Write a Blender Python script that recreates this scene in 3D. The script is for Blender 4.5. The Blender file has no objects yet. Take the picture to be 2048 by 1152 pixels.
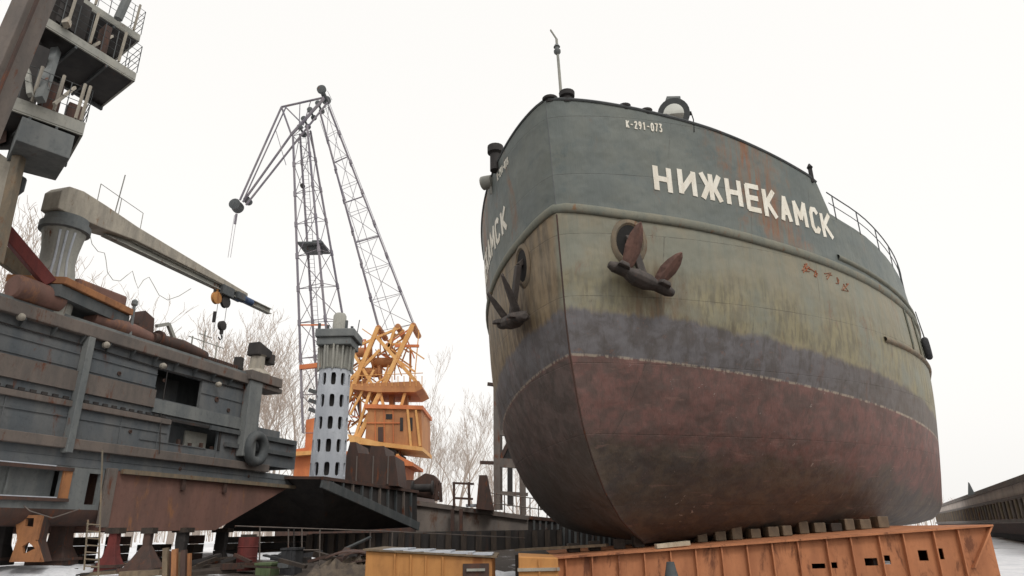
import bpy, math, random
from math import sin, cos, tan, radians, pi, sqrt, hypot, atan2
from mathutils import Vector, Matrix
random.seed(7)
scene = bpy.context.scene
COL = scene.collection
V = Vector

# ------------------------------------------------------------------ camera, sky, sun, exposure
F, PITCH, ROLL, EYE = 1334.0, radians(20), radians(1.0), 0.95
cam_d = bpy.data.cameras.new('camera')
cam = bpy.data.objects.new('camera', cam_d)
COL.objects.link(cam)
cam_d.sensor_width = 36.0
cam_d.lens = 36.0 * F / 2048.0
cam_d.clip_start, cam_d.clip_end = 0.1, 3000
cam.location = (0, 0, EYE)
cam.matrix_world = Matrix.Translation((0, 0, EYE)) @ Matrix.Rotation(radians(90) + PITCH, 4, 'X') @ Matrix.Rotation(-ROLL, 4, 'Z')
scene.camera = cam

SUN_EL, SUN_AZ = radians(48), radians(155)      # azimuth measured clockwise from +Y
w = bpy.data.worlds.new('World')
scene.world = w
w.use_nodes = True
nt = w.node_tree
for n_ in list(nt.nodes):
    nt.nodes.remove(n_)
o_ = nt.nodes.new('ShaderNodeOutputWorld')
bg = nt.nodes.new('ShaderNodeBackground')
sky = nt.nodes.new('ShaderNodeTexSky')
sky.sky_type = 'NISHITA'
sky.sun_disc = False
sky.sun_elevation = SUN_EL
sky.sun_rotation = SUN_AZ
sky.dust_density = 6.0
sky.air_density = 1.0
sky.ozone_density = 1.0
hs = nt.nodes.new('ShaderNodeHueSaturation')
hs.inputs['Saturation'].default_value = 0.10
nt.links.new(sky.outputs[0], hs.inputs['Color'])
mxs = nt.nodes.new('ShaderNodeMix')
mxs.data_type = 'RGBA'
mxs.inputs[0].default_value = 0.72                # the cloud layer: even, slightly warm white
mxs.inputs[7].default_value = (10.7, 10.5, 10.15, 1)
nt.links.new(hs.outputs[0], mxs.inputs[6])
nt.links.new(mxs.outputs[2], bg.inputs['Color'])
bg.inputs['Strength'].default_value = 0.12
nt.links.new(bg.outputs[0], o_.inputs['Surface'])

sl = bpy.data.lights.new('sun', 'SUN')
sl.energy = 0.9
sl.angle = radians(14)
sl.color = (1.0, 0.96, 0.9)
so = bpy.data.objects.new('sun', sl)
COL.objects.link(so)
sd = V((sin(SUN_AZ) * cos(SUN_EL), cos(SUN_AZ) * cos(SUN_EL), sin(SUN_EL)))
so.rotation_euler = sd.to_track_quat('Z', 'Y').to_euler()
so.location = (0, -20, 40)

scene.view_settings.view_transform = 'Standard'
scene.view_settings.look = 'None'
scene.view_settings.gamma = 1.0
scene.view_settings.exposure = 0.0
scene.render.engine = 'CYCLES'
scene.cycles.max_bounces = 5

# ------------------------------------------------------------------ sight helpers (photo measurements -> metres)
def ray(px, py):
    u = (px - 1024) / F
    v = (576 - py) / F
    c, s = cos(ROLL), sin(ROLL)
    x = u * c + v * s
    y = -u * s + v * c
    return V((x, cos(PITCH) - sin(PITCH) * y, sin(PITCH) + cos(PITCH) * y))
def at(px, py, Y):
    r = ray(px, py)
    return V((0, 0, EYE)) + r * (Y / r.y)
def atz(px, py, z):
    r = ray(px, py)
    return V((0, 0, EYE)) + r * ((z - EYE) / r.z)

# ------------------------------------------------------------------ materials
def srgb(r, g, b):
    f = lambda c: (c / 255 / 12.92) if c / 255 <= .04045 else ((c / 255 + .055) / 1.055) ** 2.4
    return (f(r), f(g), f(b), 1)
class NG:
    def __init__(s, name):
        s.m = bpy.data.materials.new(name)
        s.m.use_nodes = True
        s.t = s.m.node_tree
        s.b = s.t.nodes['Principled BSDF']
    def n(s, typ, **kw):
        nd = s.t.nodes.new(typ)
        for k, v in kw.items():
            setattr(nd, k, v)
        return nd
    def l(s, a, b):
        s.t.links.new(a, b)
    def coord(s):
        return s.n('ShaderNodeTexCoord').outputs['Object']
    def mapped(s, co, sc):
        m = s.n('ShaderNodeMapping')
        m.inputs['Scale'].default_value = sc
        s.l(co, m.inputs['Vector'])
        return m.outputs[0]
    def noise(s, co, scale, detail=5, rough=.6, dist=0):
        nd = s.n('ShaderNodeTexNoise')
        nd.inputs['Scale'].default_value = scale
        nd.inputs['Detail'].default_value = detail
        nd.inputs['Roughness'].default_value = rough
        nd.inputs['Distortion'].default_value = dist
        s.l(co, nd.inputs['Vector'])
        return nd.outputs['Fac']
    def step(s, val, a, b):
        mr = s.n('ShaderNodeMapRange')
        mr.inputs[1].default_value = a
        mr.inputs[2].default_value = b
        mr.interpolation_type = 'SMOOTHSTEP'
        s.l(val, mr.inputs[0])
        return mr.outputs[0]
    def math(s, op, a, b=None):
        nd = s.n('ShaderNodeMath', operation=op)
        for i, x in enumerate((a, b)):
            if x is None:
                continue
            if isinstance(x, (int, float)):
                nd.inputs[i].default_value = x
            else:
                s.l(x, nd.inputs[i])
        return nd.outputs[0]
    def mix(s, fac, a, b):
        nd = s.n('ShaderNodeMix', data_type='RGBA')
        for i, x in ((0, fac), (6, a), (7, b)):
            if isinstance(x, (int, float)):
                nd.inputs[i].default_value = x
            elif isinstance(x, tuple):
                nd.inputs[i].default_value = x if len(x) == 4 else (*x, 1)
            else:
                s.l(x, nd.inputs[i])
        return nd.outputs[2]
    def bump(s, h, strength=.3, dist=.02):
        nd = s.n('ShaderNodeBump')
        nd.inputs['Strength'].default_value = strength
        nd.inputs['Distance'].default_value = dist
        s.l(h, nd.inputs['Height'])
        s.l(nd.outputs[0], s.b.inputs['Normal'])
    def fin(s, colr, rough=.7, metal=0.0, spec=.3):
        s.l(colr, s.b.inputs['Base Color'])
        s.b.inputs['Roughness'].default_value = rough
        s.b.inputs['Metallic'].default_value = metal
        s.b.inputs['Specular IOR Level'].default_value = spec
        return s.m
def wmat(name, c, c2, rust=.0, rustc=srgb(98, 58, 40), sc=1.0, streak=True, rough=.75, bump=.25):
    g = NG(name)
    co = g.coord()
    m = g.mapped(co, (sc, sc, sc * (.3 if streak else 1)))
    a = g.step(g.noise(m, 2.2, 7, .65), .32, .68)
    colr = g.mix(a, c, c2)
    if rust > 0:
        m2 = g.mapped(co, (sc * 1.6, sc * 1.6, sc * (.5 if streak else 1.6)))
        r = g.noise(m2, 1.7, 9, .72, .4)
        colr = g.mix(g.step(r, .64 - rust * .3, .74 - rust * .25), colr, rustc)
    d = g.noise(co, 9 * sc, 6, .7)
    colr = g.mix(g.math('MULTIPLY', g.step(d, .5, .72), .35), colr, tuple(x * .45 for x in c[:3]) + (1,))
    g.bump(g.noise(co, 5 * sc, 6, .6), bump, .03)
    return g.fin(colr, rough)

MT = {}
MT['grey_steel'] = wmat('grey_steel', srgb(98, 102, 103), srgb(120, 122, 120), .12, sc=.8)
MT['grey_dark'] = wmat('grey_dark', srgb(70, 74, 76), srgb(90, 92, 92), .2, sc=.8)
MT['grey_light'] = wmat('grey_light', srgb(140, 140, 134), srgb(160, 158, 149), .16, sc=.9)
MT['taupe'] = wmat('taupe', srgb(112, 102, 95), srgb(94, 88, 84), .3, sc=.9)
MT['blue_grey'] = wmat('blue_grey', srgb(86, 91, 95), srgb(104, 105, 105), .18, sc=.7)
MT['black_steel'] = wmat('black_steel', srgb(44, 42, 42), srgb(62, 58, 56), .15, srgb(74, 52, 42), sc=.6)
MT['dark_rust'] = wmat('dark_rust', srgb(84, 62, 54), srgb(64, 54, 50), .3, srgb(104, 62, 42), sc=1.2)
MT['red_rust'] = wmat('red_rust', srgb(124, 92, 82), srgb(104, 80, 72), .34, srgb(140, 98, 70), sc=.7)
MT['orange_rust'] = wmat('orange_rust', srgb(160, 110, 72), srgb(128, 88, 62), .3, srgb(110, 68, 44), sc=1.4)
MT['pale_concrete'] = wmat('pale_concrete', srgb(190, 180, 160), srgb(160, 148, 128), .2, srgb(120, 98, 70), sc=1.3)
MT['cream'] = wmat('cream', srgb(168, 160, 146), srgb(142, 136, 126), .2, srgb(126, 96, 70), sc=1.6)
MT['orange_paint'] = wmat('orange_paint', srgb(186, 124, 86), srgb(162, 106, 74), .34, srgb(112, 70, 50), sc=.9)
MT['yellow_paint'] = wmat('yellow_paint', srgb(190, 136, 80), srgb(158, 110, 66), .34, srgb(140, 88, 50), sc=.6)
MT['crane_yellow'] = wmat('crane_yellow', srgb(220, 172, 112), srgb(204, 148, 88), .2, srgb(168, 100, 62), sc=.5)
MT['crane_orange'] = wmat('crane_orange', srgb(208, 126, 80), srgb(184, 108, 70), .1, srgb(140, 70, 42), sc=.5)
MT['crane_brown'] = wmat('crane_brown', srgb(186, 130, 84), srgb(158, 108, 74), .15, srgb(190, 130, 74), sc=.5)
MT['lattice'] = wmat('lattice', srgb(110, 106, 116), srgb(134, 128, 132), .1, srgb(110, 84, 70), sc=.5)
MT['white_paint'] = wmat('white_paint', srgb(184, 188, 194), srgb(166, 170, 177), .08, srgb(130, 110, 92), sc=.7)
MT['white_letter'] = wmat('white_letter', srgb(240, 236, 224), srgb(226, 218, 202), .10, srgb(170, 140, 110), sc=3)
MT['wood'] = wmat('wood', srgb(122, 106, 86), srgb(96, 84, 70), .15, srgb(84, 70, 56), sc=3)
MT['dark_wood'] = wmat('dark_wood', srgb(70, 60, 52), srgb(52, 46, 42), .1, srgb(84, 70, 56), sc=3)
MT['rubber'] = wmat('rubber', srgb(46, 46, 48), srgb(62, 62, 64), 0, sc=3, rough=.9)
MT['blue_paint'] = wmat('blue_paint', srgb(70, 90, 124), srgb(58, 72, 98), .1, sc=3)
MT['red_paint'] = wmat('red_paint', srgb(112, 52, 48), srgb(88, 44, 42), .12, srgb(90, 50, 42), sc=1.5)
MT['green_paint'] = wmat('green_paint', srgb(98, 112, 78), srgb(80, 92, 68), .1, sc=3)
MT['canvas'] = wmat('canvas', srgb(104, 92, 78), srgb(76, 68, 62), .2, srgb(60, 52, 48), sc=3, streak=False)
MT['bark'] = wmat('bark', srgb(160, 148, 138), srgb(136, 124, 116), 0, sc=.6)
MT['twig'] = wmat('twig', srgb(176, 162, 150), srgb(156, 142, 132), 0, sc=.6, bump=0)
MT['anchor_steel'] = wmat('anchor_steel', srgb(84, 76, 72), srgb(66, 62, 60), .15, srgb(100, 66, 54), sc=2.5)
MT['anchor_red'] = wmat('anchor_red', srgb(118, 88, 78), srgb(92, 72, 66), .3, srgb(84, 62, 54), sc=2.5)
MT['ship_green'] = wmat('ship_green', srgb(110, 113, 104), srgb(124, 121, 107), .3, srgb(122, 96, 72), sc=1.6)
MT['ship_wood'] = wmat('ship_wood', srgb(128, 112, 92), srgb(104, 98, 86), .3, srgb(112, 82, 60), sc=2)
g = NG('lamp_glass')
g.b.inputs['Base Color'].default_value = (.55, .55, .5, 1)
g.b.inputs['Roughness'].default_value = .08
g.b.inputs['Metallic'].default_value = .7
MT['lamp_glass'] = g.m

# cargo ship hull paint, in the ship's own metres (x port, y aft, z up)
def hull_mat():
    g = NG('ship_hull_paint')
    co = g.coord()
    sp = g.n('ShaderNodeSeparateXYZ')
    g.l(co, sp.inputs[0])
    s = g.math('MINIMUM', sp.outputs[1], 13.0)
    z = sp.outputs[2]
    zz = g.math('ADD', z, g.math('MULTIPLY', s, .095))          # paint lines drop towards the shoulder
    zg = g.math('ADD', z, g.math('MULTIPLY', s, .122))
    streak = g.noise(g.mapped(co, (2.6, 2.6, .22)), 2.0, 6, .65)
    fine = g.noise(g.mapped(co, (4.5, 4.5, .7)), 2.0, 5, .65)
    blot = g.noise(co, .75, 7, .62)
    blot2 = g.noise(co, 2.3, 8, .68, .5)
    # topsides, above and below the rubbing strake
    upper = g.mix(g.step(blot, .38, .62), srgb(103, 109, 106), srgb(113, 117, 111))
    upper = g.mix(g.math('MULTIPLY', g.step(blot2, .52, .7), .7), upper, srgb(94, 103, 102))
    lower = g.mix(g.step(blot, .36, .64), srgb(129, 129, 116), srgb(138, 131, 112))
    lower = g.mix(g.math('MULTIPLY', g.step(streak, .45, .7), .55), lower, srgb(118, 122, 112))
    zf = g.math('ADD', z, g.math('MULTIPLY', s, .085))
    top = g.mix(g.step(zf, 7.82, 7.95), lower, upper)
    # algae and rust weeping down towards the waterline
    drip = g.math('ADD', zf, g.math('MULTIPLY', streak, -2.2))
    stain = g.math('SUBTRACT', 1.0, g.step(drip, 4.9, 6.1))
    top = g.mix(g.math('MULTIPLY', g.math('MULTIPLY', stain, g.step(blot, .30, .62)), .9), top, g.mix(g.step(fine, .4, .62), srgb(140, 132, 104), srgb(112, 106, 88)))
    drip2 = g.math('ADD', zg, g.math('MULTIPLY', fine, -.8))
    band = g.math('SUBTRACT', 1.0, g.step(drip2, 5.0, 5.35))
    top = g.mix(g.math('MULTIPLY', band, .6), top, g.mix(g.step(streak, .42, .6), srgb(160, 145, 118), srgb(100, 90, 76)))
    rb = g.noise(g.mapped(co, (1.2, 1.2, .45)), 1.1, 10, .76, .6)
    top = g.mix(g.math('MULTIPLY', g.step(rb, .56, .68), .75), top, srgb(124, 98, 78))
    # the long rust run across the name, from the bulwark rail down
    pc_ = g.math('ABSOLUTE', g.math('SUBTRACT', g.math('ADD', sp.outputs[1], g.math('MULTIPLY', z, .55)), 8.75))
    pc_ = g.math('SUBTRACT', 1.0, g.step(g.math('ADD', pc_, g.math('MULTIPLY', g.math('SUBTRACT', blot2, .5), 2.4)), .15, 1.0))
    pc_ = g.math('MULTIPLY', g.math('MULTIPLY', pc_, g.step(zf, 7.7, 8.2)), g.step(streak, .36, .6))
    top = g.mix(g.math('MULTIPLY', pc_, .85), top, g.mix(g.step(fine, .42, .6), srgb(128, 104, 84), srgb(136, 92, 66)))
    rsp = g.noise(co, 7.0, 6, .75)
    top = g.mix(g.step(rsp, .71, .76), top, srgb(78, 58, 48))
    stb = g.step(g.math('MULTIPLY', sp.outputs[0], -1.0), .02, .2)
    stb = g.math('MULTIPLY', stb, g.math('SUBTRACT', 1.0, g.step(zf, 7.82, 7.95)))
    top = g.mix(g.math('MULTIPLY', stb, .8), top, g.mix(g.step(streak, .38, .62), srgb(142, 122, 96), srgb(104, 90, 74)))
    # rust weeping from the hawse pipes
    dx = g.math('SUBTRACT', g.math('ABSOLUTE', sp.outputs[0]), 1.75)
    col_ = g.math('SUBTRACT', 1.0, g.step(g.math('ABSOLUTE', g.math('ADD', dx, g.math('MULTIPLY', g.math('SUBTRACT', blot2, .5), .9))), .1, .85))
    weep = g.math('MULTIPLY', g.math('MULTIPLY', col_, g.math('SUBTRACT', 1.0, g.step(z, 6.1, 6.9))), g.step(streak, .3, .6))
    top = g.mix(g.math('MULTIPLY', weep, .8), top, g.mix(g.step(fine, .42, .6), srgb(84, 68, 54), srgb(112, 88, 64)))
    # boot-top band
    bt = g.mix(g.step(blot2, .4, .62), srgb(108, 105, 107), srgb(92, 87, 86))
    bt = g.mix(g.math('MULTIPLY', g.step(rb, .55, .68), .7), bt, srgb(110, 84, 76))
    bt = g.mix(g.math('MULTIPLY', g.step(s, 3.0, 11.0), .6), bt, srgb(106, 96, 86))
    bt = g.mix(g.math('MULTIPLY', g.step(streak, .5, .7), .5), bt, srgb(78, 72, 66))
    wob = g.math('ADD', zg, g.math('MULTIPLY', g.math('SUBTRACT', fine, .5), .28))
    wob = g.math('ADD', wob, g.math('MULTIPLY', g.math('SUBTRACT', blot, .5), .5))
    fl2 = g.noise(co, 4.2, 12, .8, .2)
    bt = g.mix(g.math('MULTIPLY', g.step(fl2, .60, .61), .6), bt, srgb(122, 96, 86))
    top = g.mix(g.math('MULTIPLY', g.math('MULTIPLY', g.step(fl2, .635, .645), g.math('SUBTRACT', 1.0, g.step(zf, 7.6, 7.9))), .7), top, srgb(96, 80, 66))
    colr = g.mix(g.step(wob, 5.5, 5.66), bt, top)
    # red bottom paint, scraped, going to bare brown below
    red = g.mix(g.step(blot2, .38, .62), srgb(122, 90, 84), srgb(100, 82, 77))
    red = g.mix(g.math('MULTIPLY', g.step(g.noise(g.mapped(co, (1.5, 1.5, .6)), 1.6, 8, .7, .8), .5, .66), .6), red, srgb(94, 80, 75))
    sc_ = g.noise(g.mapped(co, (3.2, 3.2, 1.2)), 1.6, 10, .8)
    red = g.mix(g.math('MULTIPLY', g.step(sc_, .62, .72), .6), red, srgb(150, 112, 102))
    brown = g.mix(g.step(blot2, .4, .62), srgb(82, 74, 70), srgb(98, 86, 76))
    brown = g.mix(g.math('MULTIPLY', g.step(sc_, .62, .74), .5), brown, srgb(126, 108, 86))
    wb = g.math('ADD', zz, g.math('MULTIPLY', g.math('SUBTRACT', blot, .5), 1.8))
    red = g.mix(g.step(wb, 2.75, 3.15), brown, red)
    chip = g.noise(co, 3.6, 4, .8)
    red = g.mix(g.math('MULTIPLY', g.step(chip, .675, .685), .8), red, srgb(158, 144, 136))
    scr = g.noise(g.mapped(co, (.7, .7, 5.0)), 1.4, 8, .75, .3)
    red = g.mix(g.math('MULTIPLY', g.step(scr, .60, .63), .4), red, srgb(142, 112, 102))
    flake = g.noise(g.mapped(co, (1, 1, .8)), 2.6, 12, .82, .2)
    red = g.mix(g.math('MULTIPLY', g.step(flake, .565, .575), .45), red, srgb(98, 84, 80))
    red = g.mix(g.math('MULTIPLY', g.step(flake, .35, .34), .5), red, srgb(140, 96, 86))
    run = g.noise(g.mapped(co, (7, 7, .5)), 1.2, 6, .7)
    red = g.mix(g.math('MULTIPLY', g.step(run, .56, .68), .5), red, srgb(84, 72, 66))
    wl = g.math('ADD', zz, g.math('MULTIPLY', g.math('SUBTRACT', fine, .5), .06))
    colr = g.mix(g.step(wl, 4.58, 4.62), red, colr)
    ln = g.math('MULTIPLY', g.step(wl, 4.57, 4.59), g.math('SUBTRACT', 1.0, g.step(wl, 4.62, 4.65)))
    colr = g.mix(g.math('MULTIPLY', ln, g.math('MULTIPLY', g.step(fine, .42, .55), .6)), colr, srgb(176, 162, 144))
    # starboard side keeps hardly any red paint
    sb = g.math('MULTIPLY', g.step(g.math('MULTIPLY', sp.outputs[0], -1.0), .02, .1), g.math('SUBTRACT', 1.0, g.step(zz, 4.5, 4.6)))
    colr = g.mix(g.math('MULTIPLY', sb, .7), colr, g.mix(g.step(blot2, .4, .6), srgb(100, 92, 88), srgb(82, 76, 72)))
    # plate seams
    cb = g.n('ShaderNodeCombineXYZ')
    g.l(sp.outputs[1], cb.inputs[0])
    g.l(z, cb.inputs[1])
    br = g.n('ShaderNodeTexBrick')
    br.offset = .5
    for k, v in (('Scale', 1.0), ('Mortar Size', .012), ('Mortar Smooth', .4), ('Brick Width', 3.6), ('Row Height', 1.45)):
        br.inputs[k].default_value = v
    g.l(cb.outputs[0], br.inputs['Vector'])
    colr = g.mix(g.math('MULTIPLY', g.math('MULTIPLY', br.outputs['Fac'], g.step(blot2, .35, .6)), .42), colr, srgb(70, 64, 58))
    dent = g.noise(co, .9, 3, .5)
    h = g.math('ADD', g.math('MULTIPLY', dent, 2.2), g.math('MULTIPLY', fine, .25))
    fr = g.math('SINE', g.math('MULTIPLY', sp.outputs[1], 2 * pi / .62))
    fr = g.math('MULTIPLY', fr, g.math('MULTIPLY', g.step(g.noise(co, .55, 3, .5), .42, .62), .10))
    lg = g.math('MULTIPLY', g.math('SINE', g.math('MULTIPLY', z, 2 * pi / .9)), .05)
    h = g.math('ADD', h, g.math('ADD', fr, lg))
    h = g.math('SUBTRACT', h, g.math('MULTIPLY', br.outputs['Fac'], .10))
    g.bump(h, .45, .12)
    return g.fin(colr, .62, 0, .35)
MT['hull'] = hull_mat()

GC = (0.0, 570.0)                      # ground sheet's own centre
def ground_mat():
    g = NG('snowy_ground')
    co = g.coord()
    a = g.noise(co, .16, 9, .66, .3)
    b = g.noise(co, 1.1, 8, .7)
    mud = g.mix(g.step(b, .4, .6), srgb(92, 82, 72), srgb(120, 112, 102))
    snow = g.mix(g.step(b, .35, .65), srgb(236, 236, 238), srgb(214, 216, 220))
    sp = g.n('ShaderNodeSeparateXYZ')
    g.l(co, sp.inputs[0])
    # mud floor between the ships, spread and darkened to cut snow bounce; near part unseen
    X_, Y_ = g.math('ADD', sp.outputs[0], GC[0]), g.math('ADD', sp.outputs[1], GC[1])
    na = g.math('MULTIPLY', g.math('SUBTRACT', a, .5), 9.0)
    left = g.step(g.math('ADD', g.math('ADD', X_, g.math('MULTIPLY', Y_, .46)), g.math('MULTIPLY', na, .2)), -.9, .2)
    right = g.math('SUBTRACT', 1.0, g.step(g.math('ADD', X_, na), 10.6, 11.6))
    far = g.math('SUBTRACT', 1.0, g.step(g.math('ADD', Y_, na), 44.0, 50.0))
    near = g.math('SUBTRACT', 1.0, g.step(Y_, 11.0, 12.5))
    yard = g.math('MAXIMUM', g.math('MULTIPLY', g.math('MULTIPLY', left, right), far), near)
    snw = g.step(g.math('ADD', g.math('MULTIPLY', a, .65), g.math('MULTIPLY', b, .35)), .37, .46)
    yard = g.math('MULTIPLY', yard, g.math('SUBTRACT', 1.0, g.math('MULTIPLY', g.step(b, .58, .64), .6)))
    mud = g.mix(yard, mud, srgb(70, 62, 56))
    c = g.mix(g.math('MULTIPLY', snw, g.math('SUBTRACT', 1.0, yard)), mud, snow)
    g.bump(b, .5, .1)
    return g.fin(c, .85)
MT['ground'] = ground_mat()
MT['snow'] = wmat('snow', srgb(232, 233, 236), srgb(206, 208, 212), .04, srgb(150, 140, 128), sc=1.2, streak=False, rough=.9)

# ------------------------------------------------------------------ object helpers
MW = {}
def thing(name, label, cat, loc=(0, 0, 0), group=None, rz=0.0):
    o = bpy.data.objects.new(name, None)
    COL.objects.link(o)
    o.empty_display_size = .3
    o.location = loc
    o.rotation_euler = (0, 0, rz)
    o['label'] = label
    o['category'] = cat
    if group:
        o['group'] = group
    MW[o.name] = Matrix.Translation(V(loc)) @ Matrix.Rotation(rz, 4, 'Z')
    return o
class MB:
    def __init__(s):
        s.v, s.f = [], []
    def poly(s, pts):
        i = len(s.v)
        s.v += [V(p) for p in pts]
        s.f.append(list(range(i, i + len(pts))))
        return s
    def hexa(s, b, t):                       # two matching loops
        n = len(b)
        i = len(s.v)
        s.v += [V(p) for p in b] + [V(p) for p in t]
        s.f.append([i + k for k in range(n)][::-1])
        s.f.append([i + n + k for k in range(n)])
        for k in range(n):
            k2 = (k + 1) % n
            s.f.append([i + k, i + k2, i + n + k2, i + n + k])
        return s
    def prism(s, pts, off):
        off = V(off)
        return s.hexa(pts, [V(p) + off for p in pts])
    def box(s, c, size, ax=None):
        c = V(c)
        X, Y, Z = ax if ax else (V((1, 0, 0)), V((0, 1, 0)), V((0, 0, 1)))
        a, b, d = (x / 2 for x in size)
        lo = [c + X * p * a + Y * q * b - Z * d for p, q in ((-1, -1), (1, -1), (1, 1), (-1, 1))]
        return s.hexa(lo, [p + Z * 2 * d for p in lo])
    def bar(s, p, q, w_, h_, up=(0, 0, 1)):
        p, q = V(p), V(q)
        d = (q - p)
        L = d.length
        d.normalize()
        u = V(up)
        if abs(d.dot(u)) > .98:
            u = V((1, 0, 0))
        x = d.cross(u).normalized()
        z = x.cross(d)
        return s.box((p + q) / 2, (w_, L, h_), (x, d, z))
    def tube(s, pts, r, n=6):
        pts = [V(p) for p in pts]
        rs = r if isinstance(r, (list, tuple)) else [r] * len(pts)
        rows = []
        for i, p in enumerate(pts):
            d = (pts[min(i + 1, len(pts) - 1)] - pts[max(i - 1, 0)]).normalized()
            u = V((0, 0, 1)) if abs(d.z) < .9 else V((1, 0, 0))
            x = d.cross(u).normalized()
            y = x.cross(d)
            rows.append([p + (x * cos(2 * pi * k / n) + y * sin(2 * pi * k / n)) * rs[i] for k in range(n)])
        s.rows(rows, True)
        return s
    def rows(s, rows, closed=False, caps=True):
        i0 = len(s.v)
        n = len(rows[0])
        for r in rows:
            s.v += [V(p) for p in r]
        for i in range(len(rows) - 1):
            for k in range(n if closed else n - 1):
                k2 = (k + 1) % n
                s.f.append([i0 + i * n + k, i0 + i * n + k2, i0 + (i + 1) * n + k2, i0 + (i + 1) * n + k])
        if closed and caps:
            s.f.append([i0 + k for k in range(n)][::-1])
            s.f.append([i0 + (len(rows) - 1) * n + k for k in range(n)])
        return s
    def lathe(s, o, ax, prof, n=20):          # prof: (radius, height)
        o, ax = V(o), V(ax).normalized()
        u = V((0, 0, 1)) if abs(ax.z) < .9 else V((1, 0, 0))
        x = ax.cross(u).normalized()
        y = ax.cross(x)
        s.rows([[o + ax * h + (x * cos(2 * pi * k / n) + y * sin(2 * pi * k / n)) * max(r, .001) for k in range(n)] for r, h in prof], True)
        return s
    def torus(s, c, ax, R, r, n=24, m=10):
        c, ax = V(c), V(ax).normalized()
        u = V((0, 0, 1)) if abs(ax.z) < .9 else V((1, 0, 0))
        x = ax.cross(u).normalized()
        y = ax.cross(x)
        rows = []
        for k in range(n + 1):
            a = 2 * pi * k / n
            d = x * cos(a) + y * sin(a)
            rows.append([c + d * (R + r * cos(2 * pi * j / m)) + ax * r * sin(2 * pi * j / m) for j in range(m)])
        return s.rows(rows, True, False)
    def build(s, name, mat, parent=None, smooth=False, label=None, bevel=0.0):
        me = bpy.data.meshes.new(name)
        if parent is not None:
            inv = MW[parent.name].inverted()
        else:
            xs = [p.x for p in s.v]; ys = [p.y for p in s.v]; zs = [p.z for p in s.v]
            inv = Matrix.Translation((-(min(xs) + max(xs)) / 2, -(min(ys) + max(ys)) / 2, -min(zs)))
        me.from_pydata([tuple(inv @ p) for p in s.v], [], s.f)
        me.materials.append(MT[mat] if isinstance(mat, str) else mat)
        me.validate()
        import bmesh
        bm = bmesh.new()
        bm.from_mesh(me)
        bmesh.ops.recalc_face_normals(bm, faces=bm.faces)
        bm.to_mesh(me)
        bm.free()
        if smooth:
            for p in me.polygons:
                p.use_smooth = True
            try:
                me.set_sharp_from_angle(angle=radians(38))
            except Exception:
                pass
        o = bpy.data.objects.new(name, me)
        COL.objects.link(o)
        if parent is not None:
            o.parent = parent
            MW[o.name] = MW[parent.name]
        else:
            o.location = inv.inverted().translation
            MW[o.name] = inv.inverted()
        if label:
            o['label'] = label
        if bevel:
            b = o.modifiers.new('edge', 'BEVEL')
            b.width = bevel
            b.segments = 2
            b.limit_method = 'ANGLE'
        return o
def tag(o, label, cat, group=None):
    o['label'] = label
    o['category'] = cat
    if group:
        o['group'] = group
    return o
def struct(o):
    o['kind'] = 'structure'
    return o
def copy_tree(root, loc, label, rz=None):
    r = root.copy()
    COL.objects.link(r)
    r.location = loc
    r['label'] = label
    if rz is not None:
        r.rotation_euler = (0, 0, rz)
    for ch in list(root.children):
        c = ch.copy()
        COL.objects.link(c)
        c.parent = r
        for g_ in list(ch.children):
            d = g_.copy()
            COL.objects.link(d)
            d.parent = c
    return r
def lerp(a, b, t):
    return V(a) + (V(b) - V(a)) * t
def interp(x, tab):
    if x <= tab[0][0]:
        return tab[0][1]
    for (x0, y0), (x1, y1) in zip(tab, tab[1:]):
        if x <= x1:
            return y0 + (y1 - y0) * (x - x0) / (x1 - x0)
    return tab[-1][1]
def lattice(mb, legs, n, rb, faces=None, zig=0):
    """braces between leg lines; legs = [(p0, p1), ...]"""
    k = len(legs)
    faces = faces or [(i, (i + 1) % k) for i in range(k)]
    for a, b in faces:
        for i in range(n):
            t0, t1 = i / n, (i + 1) / n
            A0, A1 = lerp(*legs[a], t0), lerp(*legs[a], t1)
            B0, B1 = lerp(*legs[b], t0), lerp(*legs[b], t1)
            mb.tube([A0, B0], rb, 4)
            if (i + zig) % 2:
                mb.tube([A0, B1], rb, 4)
            else:
                mb.tube([B0, A1], rb, 4)
        mb.tube([A1, B1], rb, 4)

# ------------------------------------------------------------------ ground
gm = MB()
N = 60
def gz(x, y):
    d = hypot(x, y)
    return 0.10 * sin(x * .21 + 1.3) * sin(y * .17) + 0.05 * sin(x * .9) * cos(y * .7) - 0.06 - .24 * max(0.0, min(1.0, (26 - y) / 4)) * max(0.0, min(1.0, (x + .42 * y) / 3))
xs = [-900, -400, -200, -120] + [-80 + 2.5 * i for i in range(65)] + [120, 200, 400, 900]
ys = [-60, -20, -5] + [2.0 * i for i in range(60)] + [140, 200, 400, 1200]
gm.rows([[V((x, y, gz(x, y) if abs(x) < 100 and 0 < y < 125 else -.06)) for x in xs] for y in ys])
gr = gm.build('ground', 'ground', None, True)
struct(gr)

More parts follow.
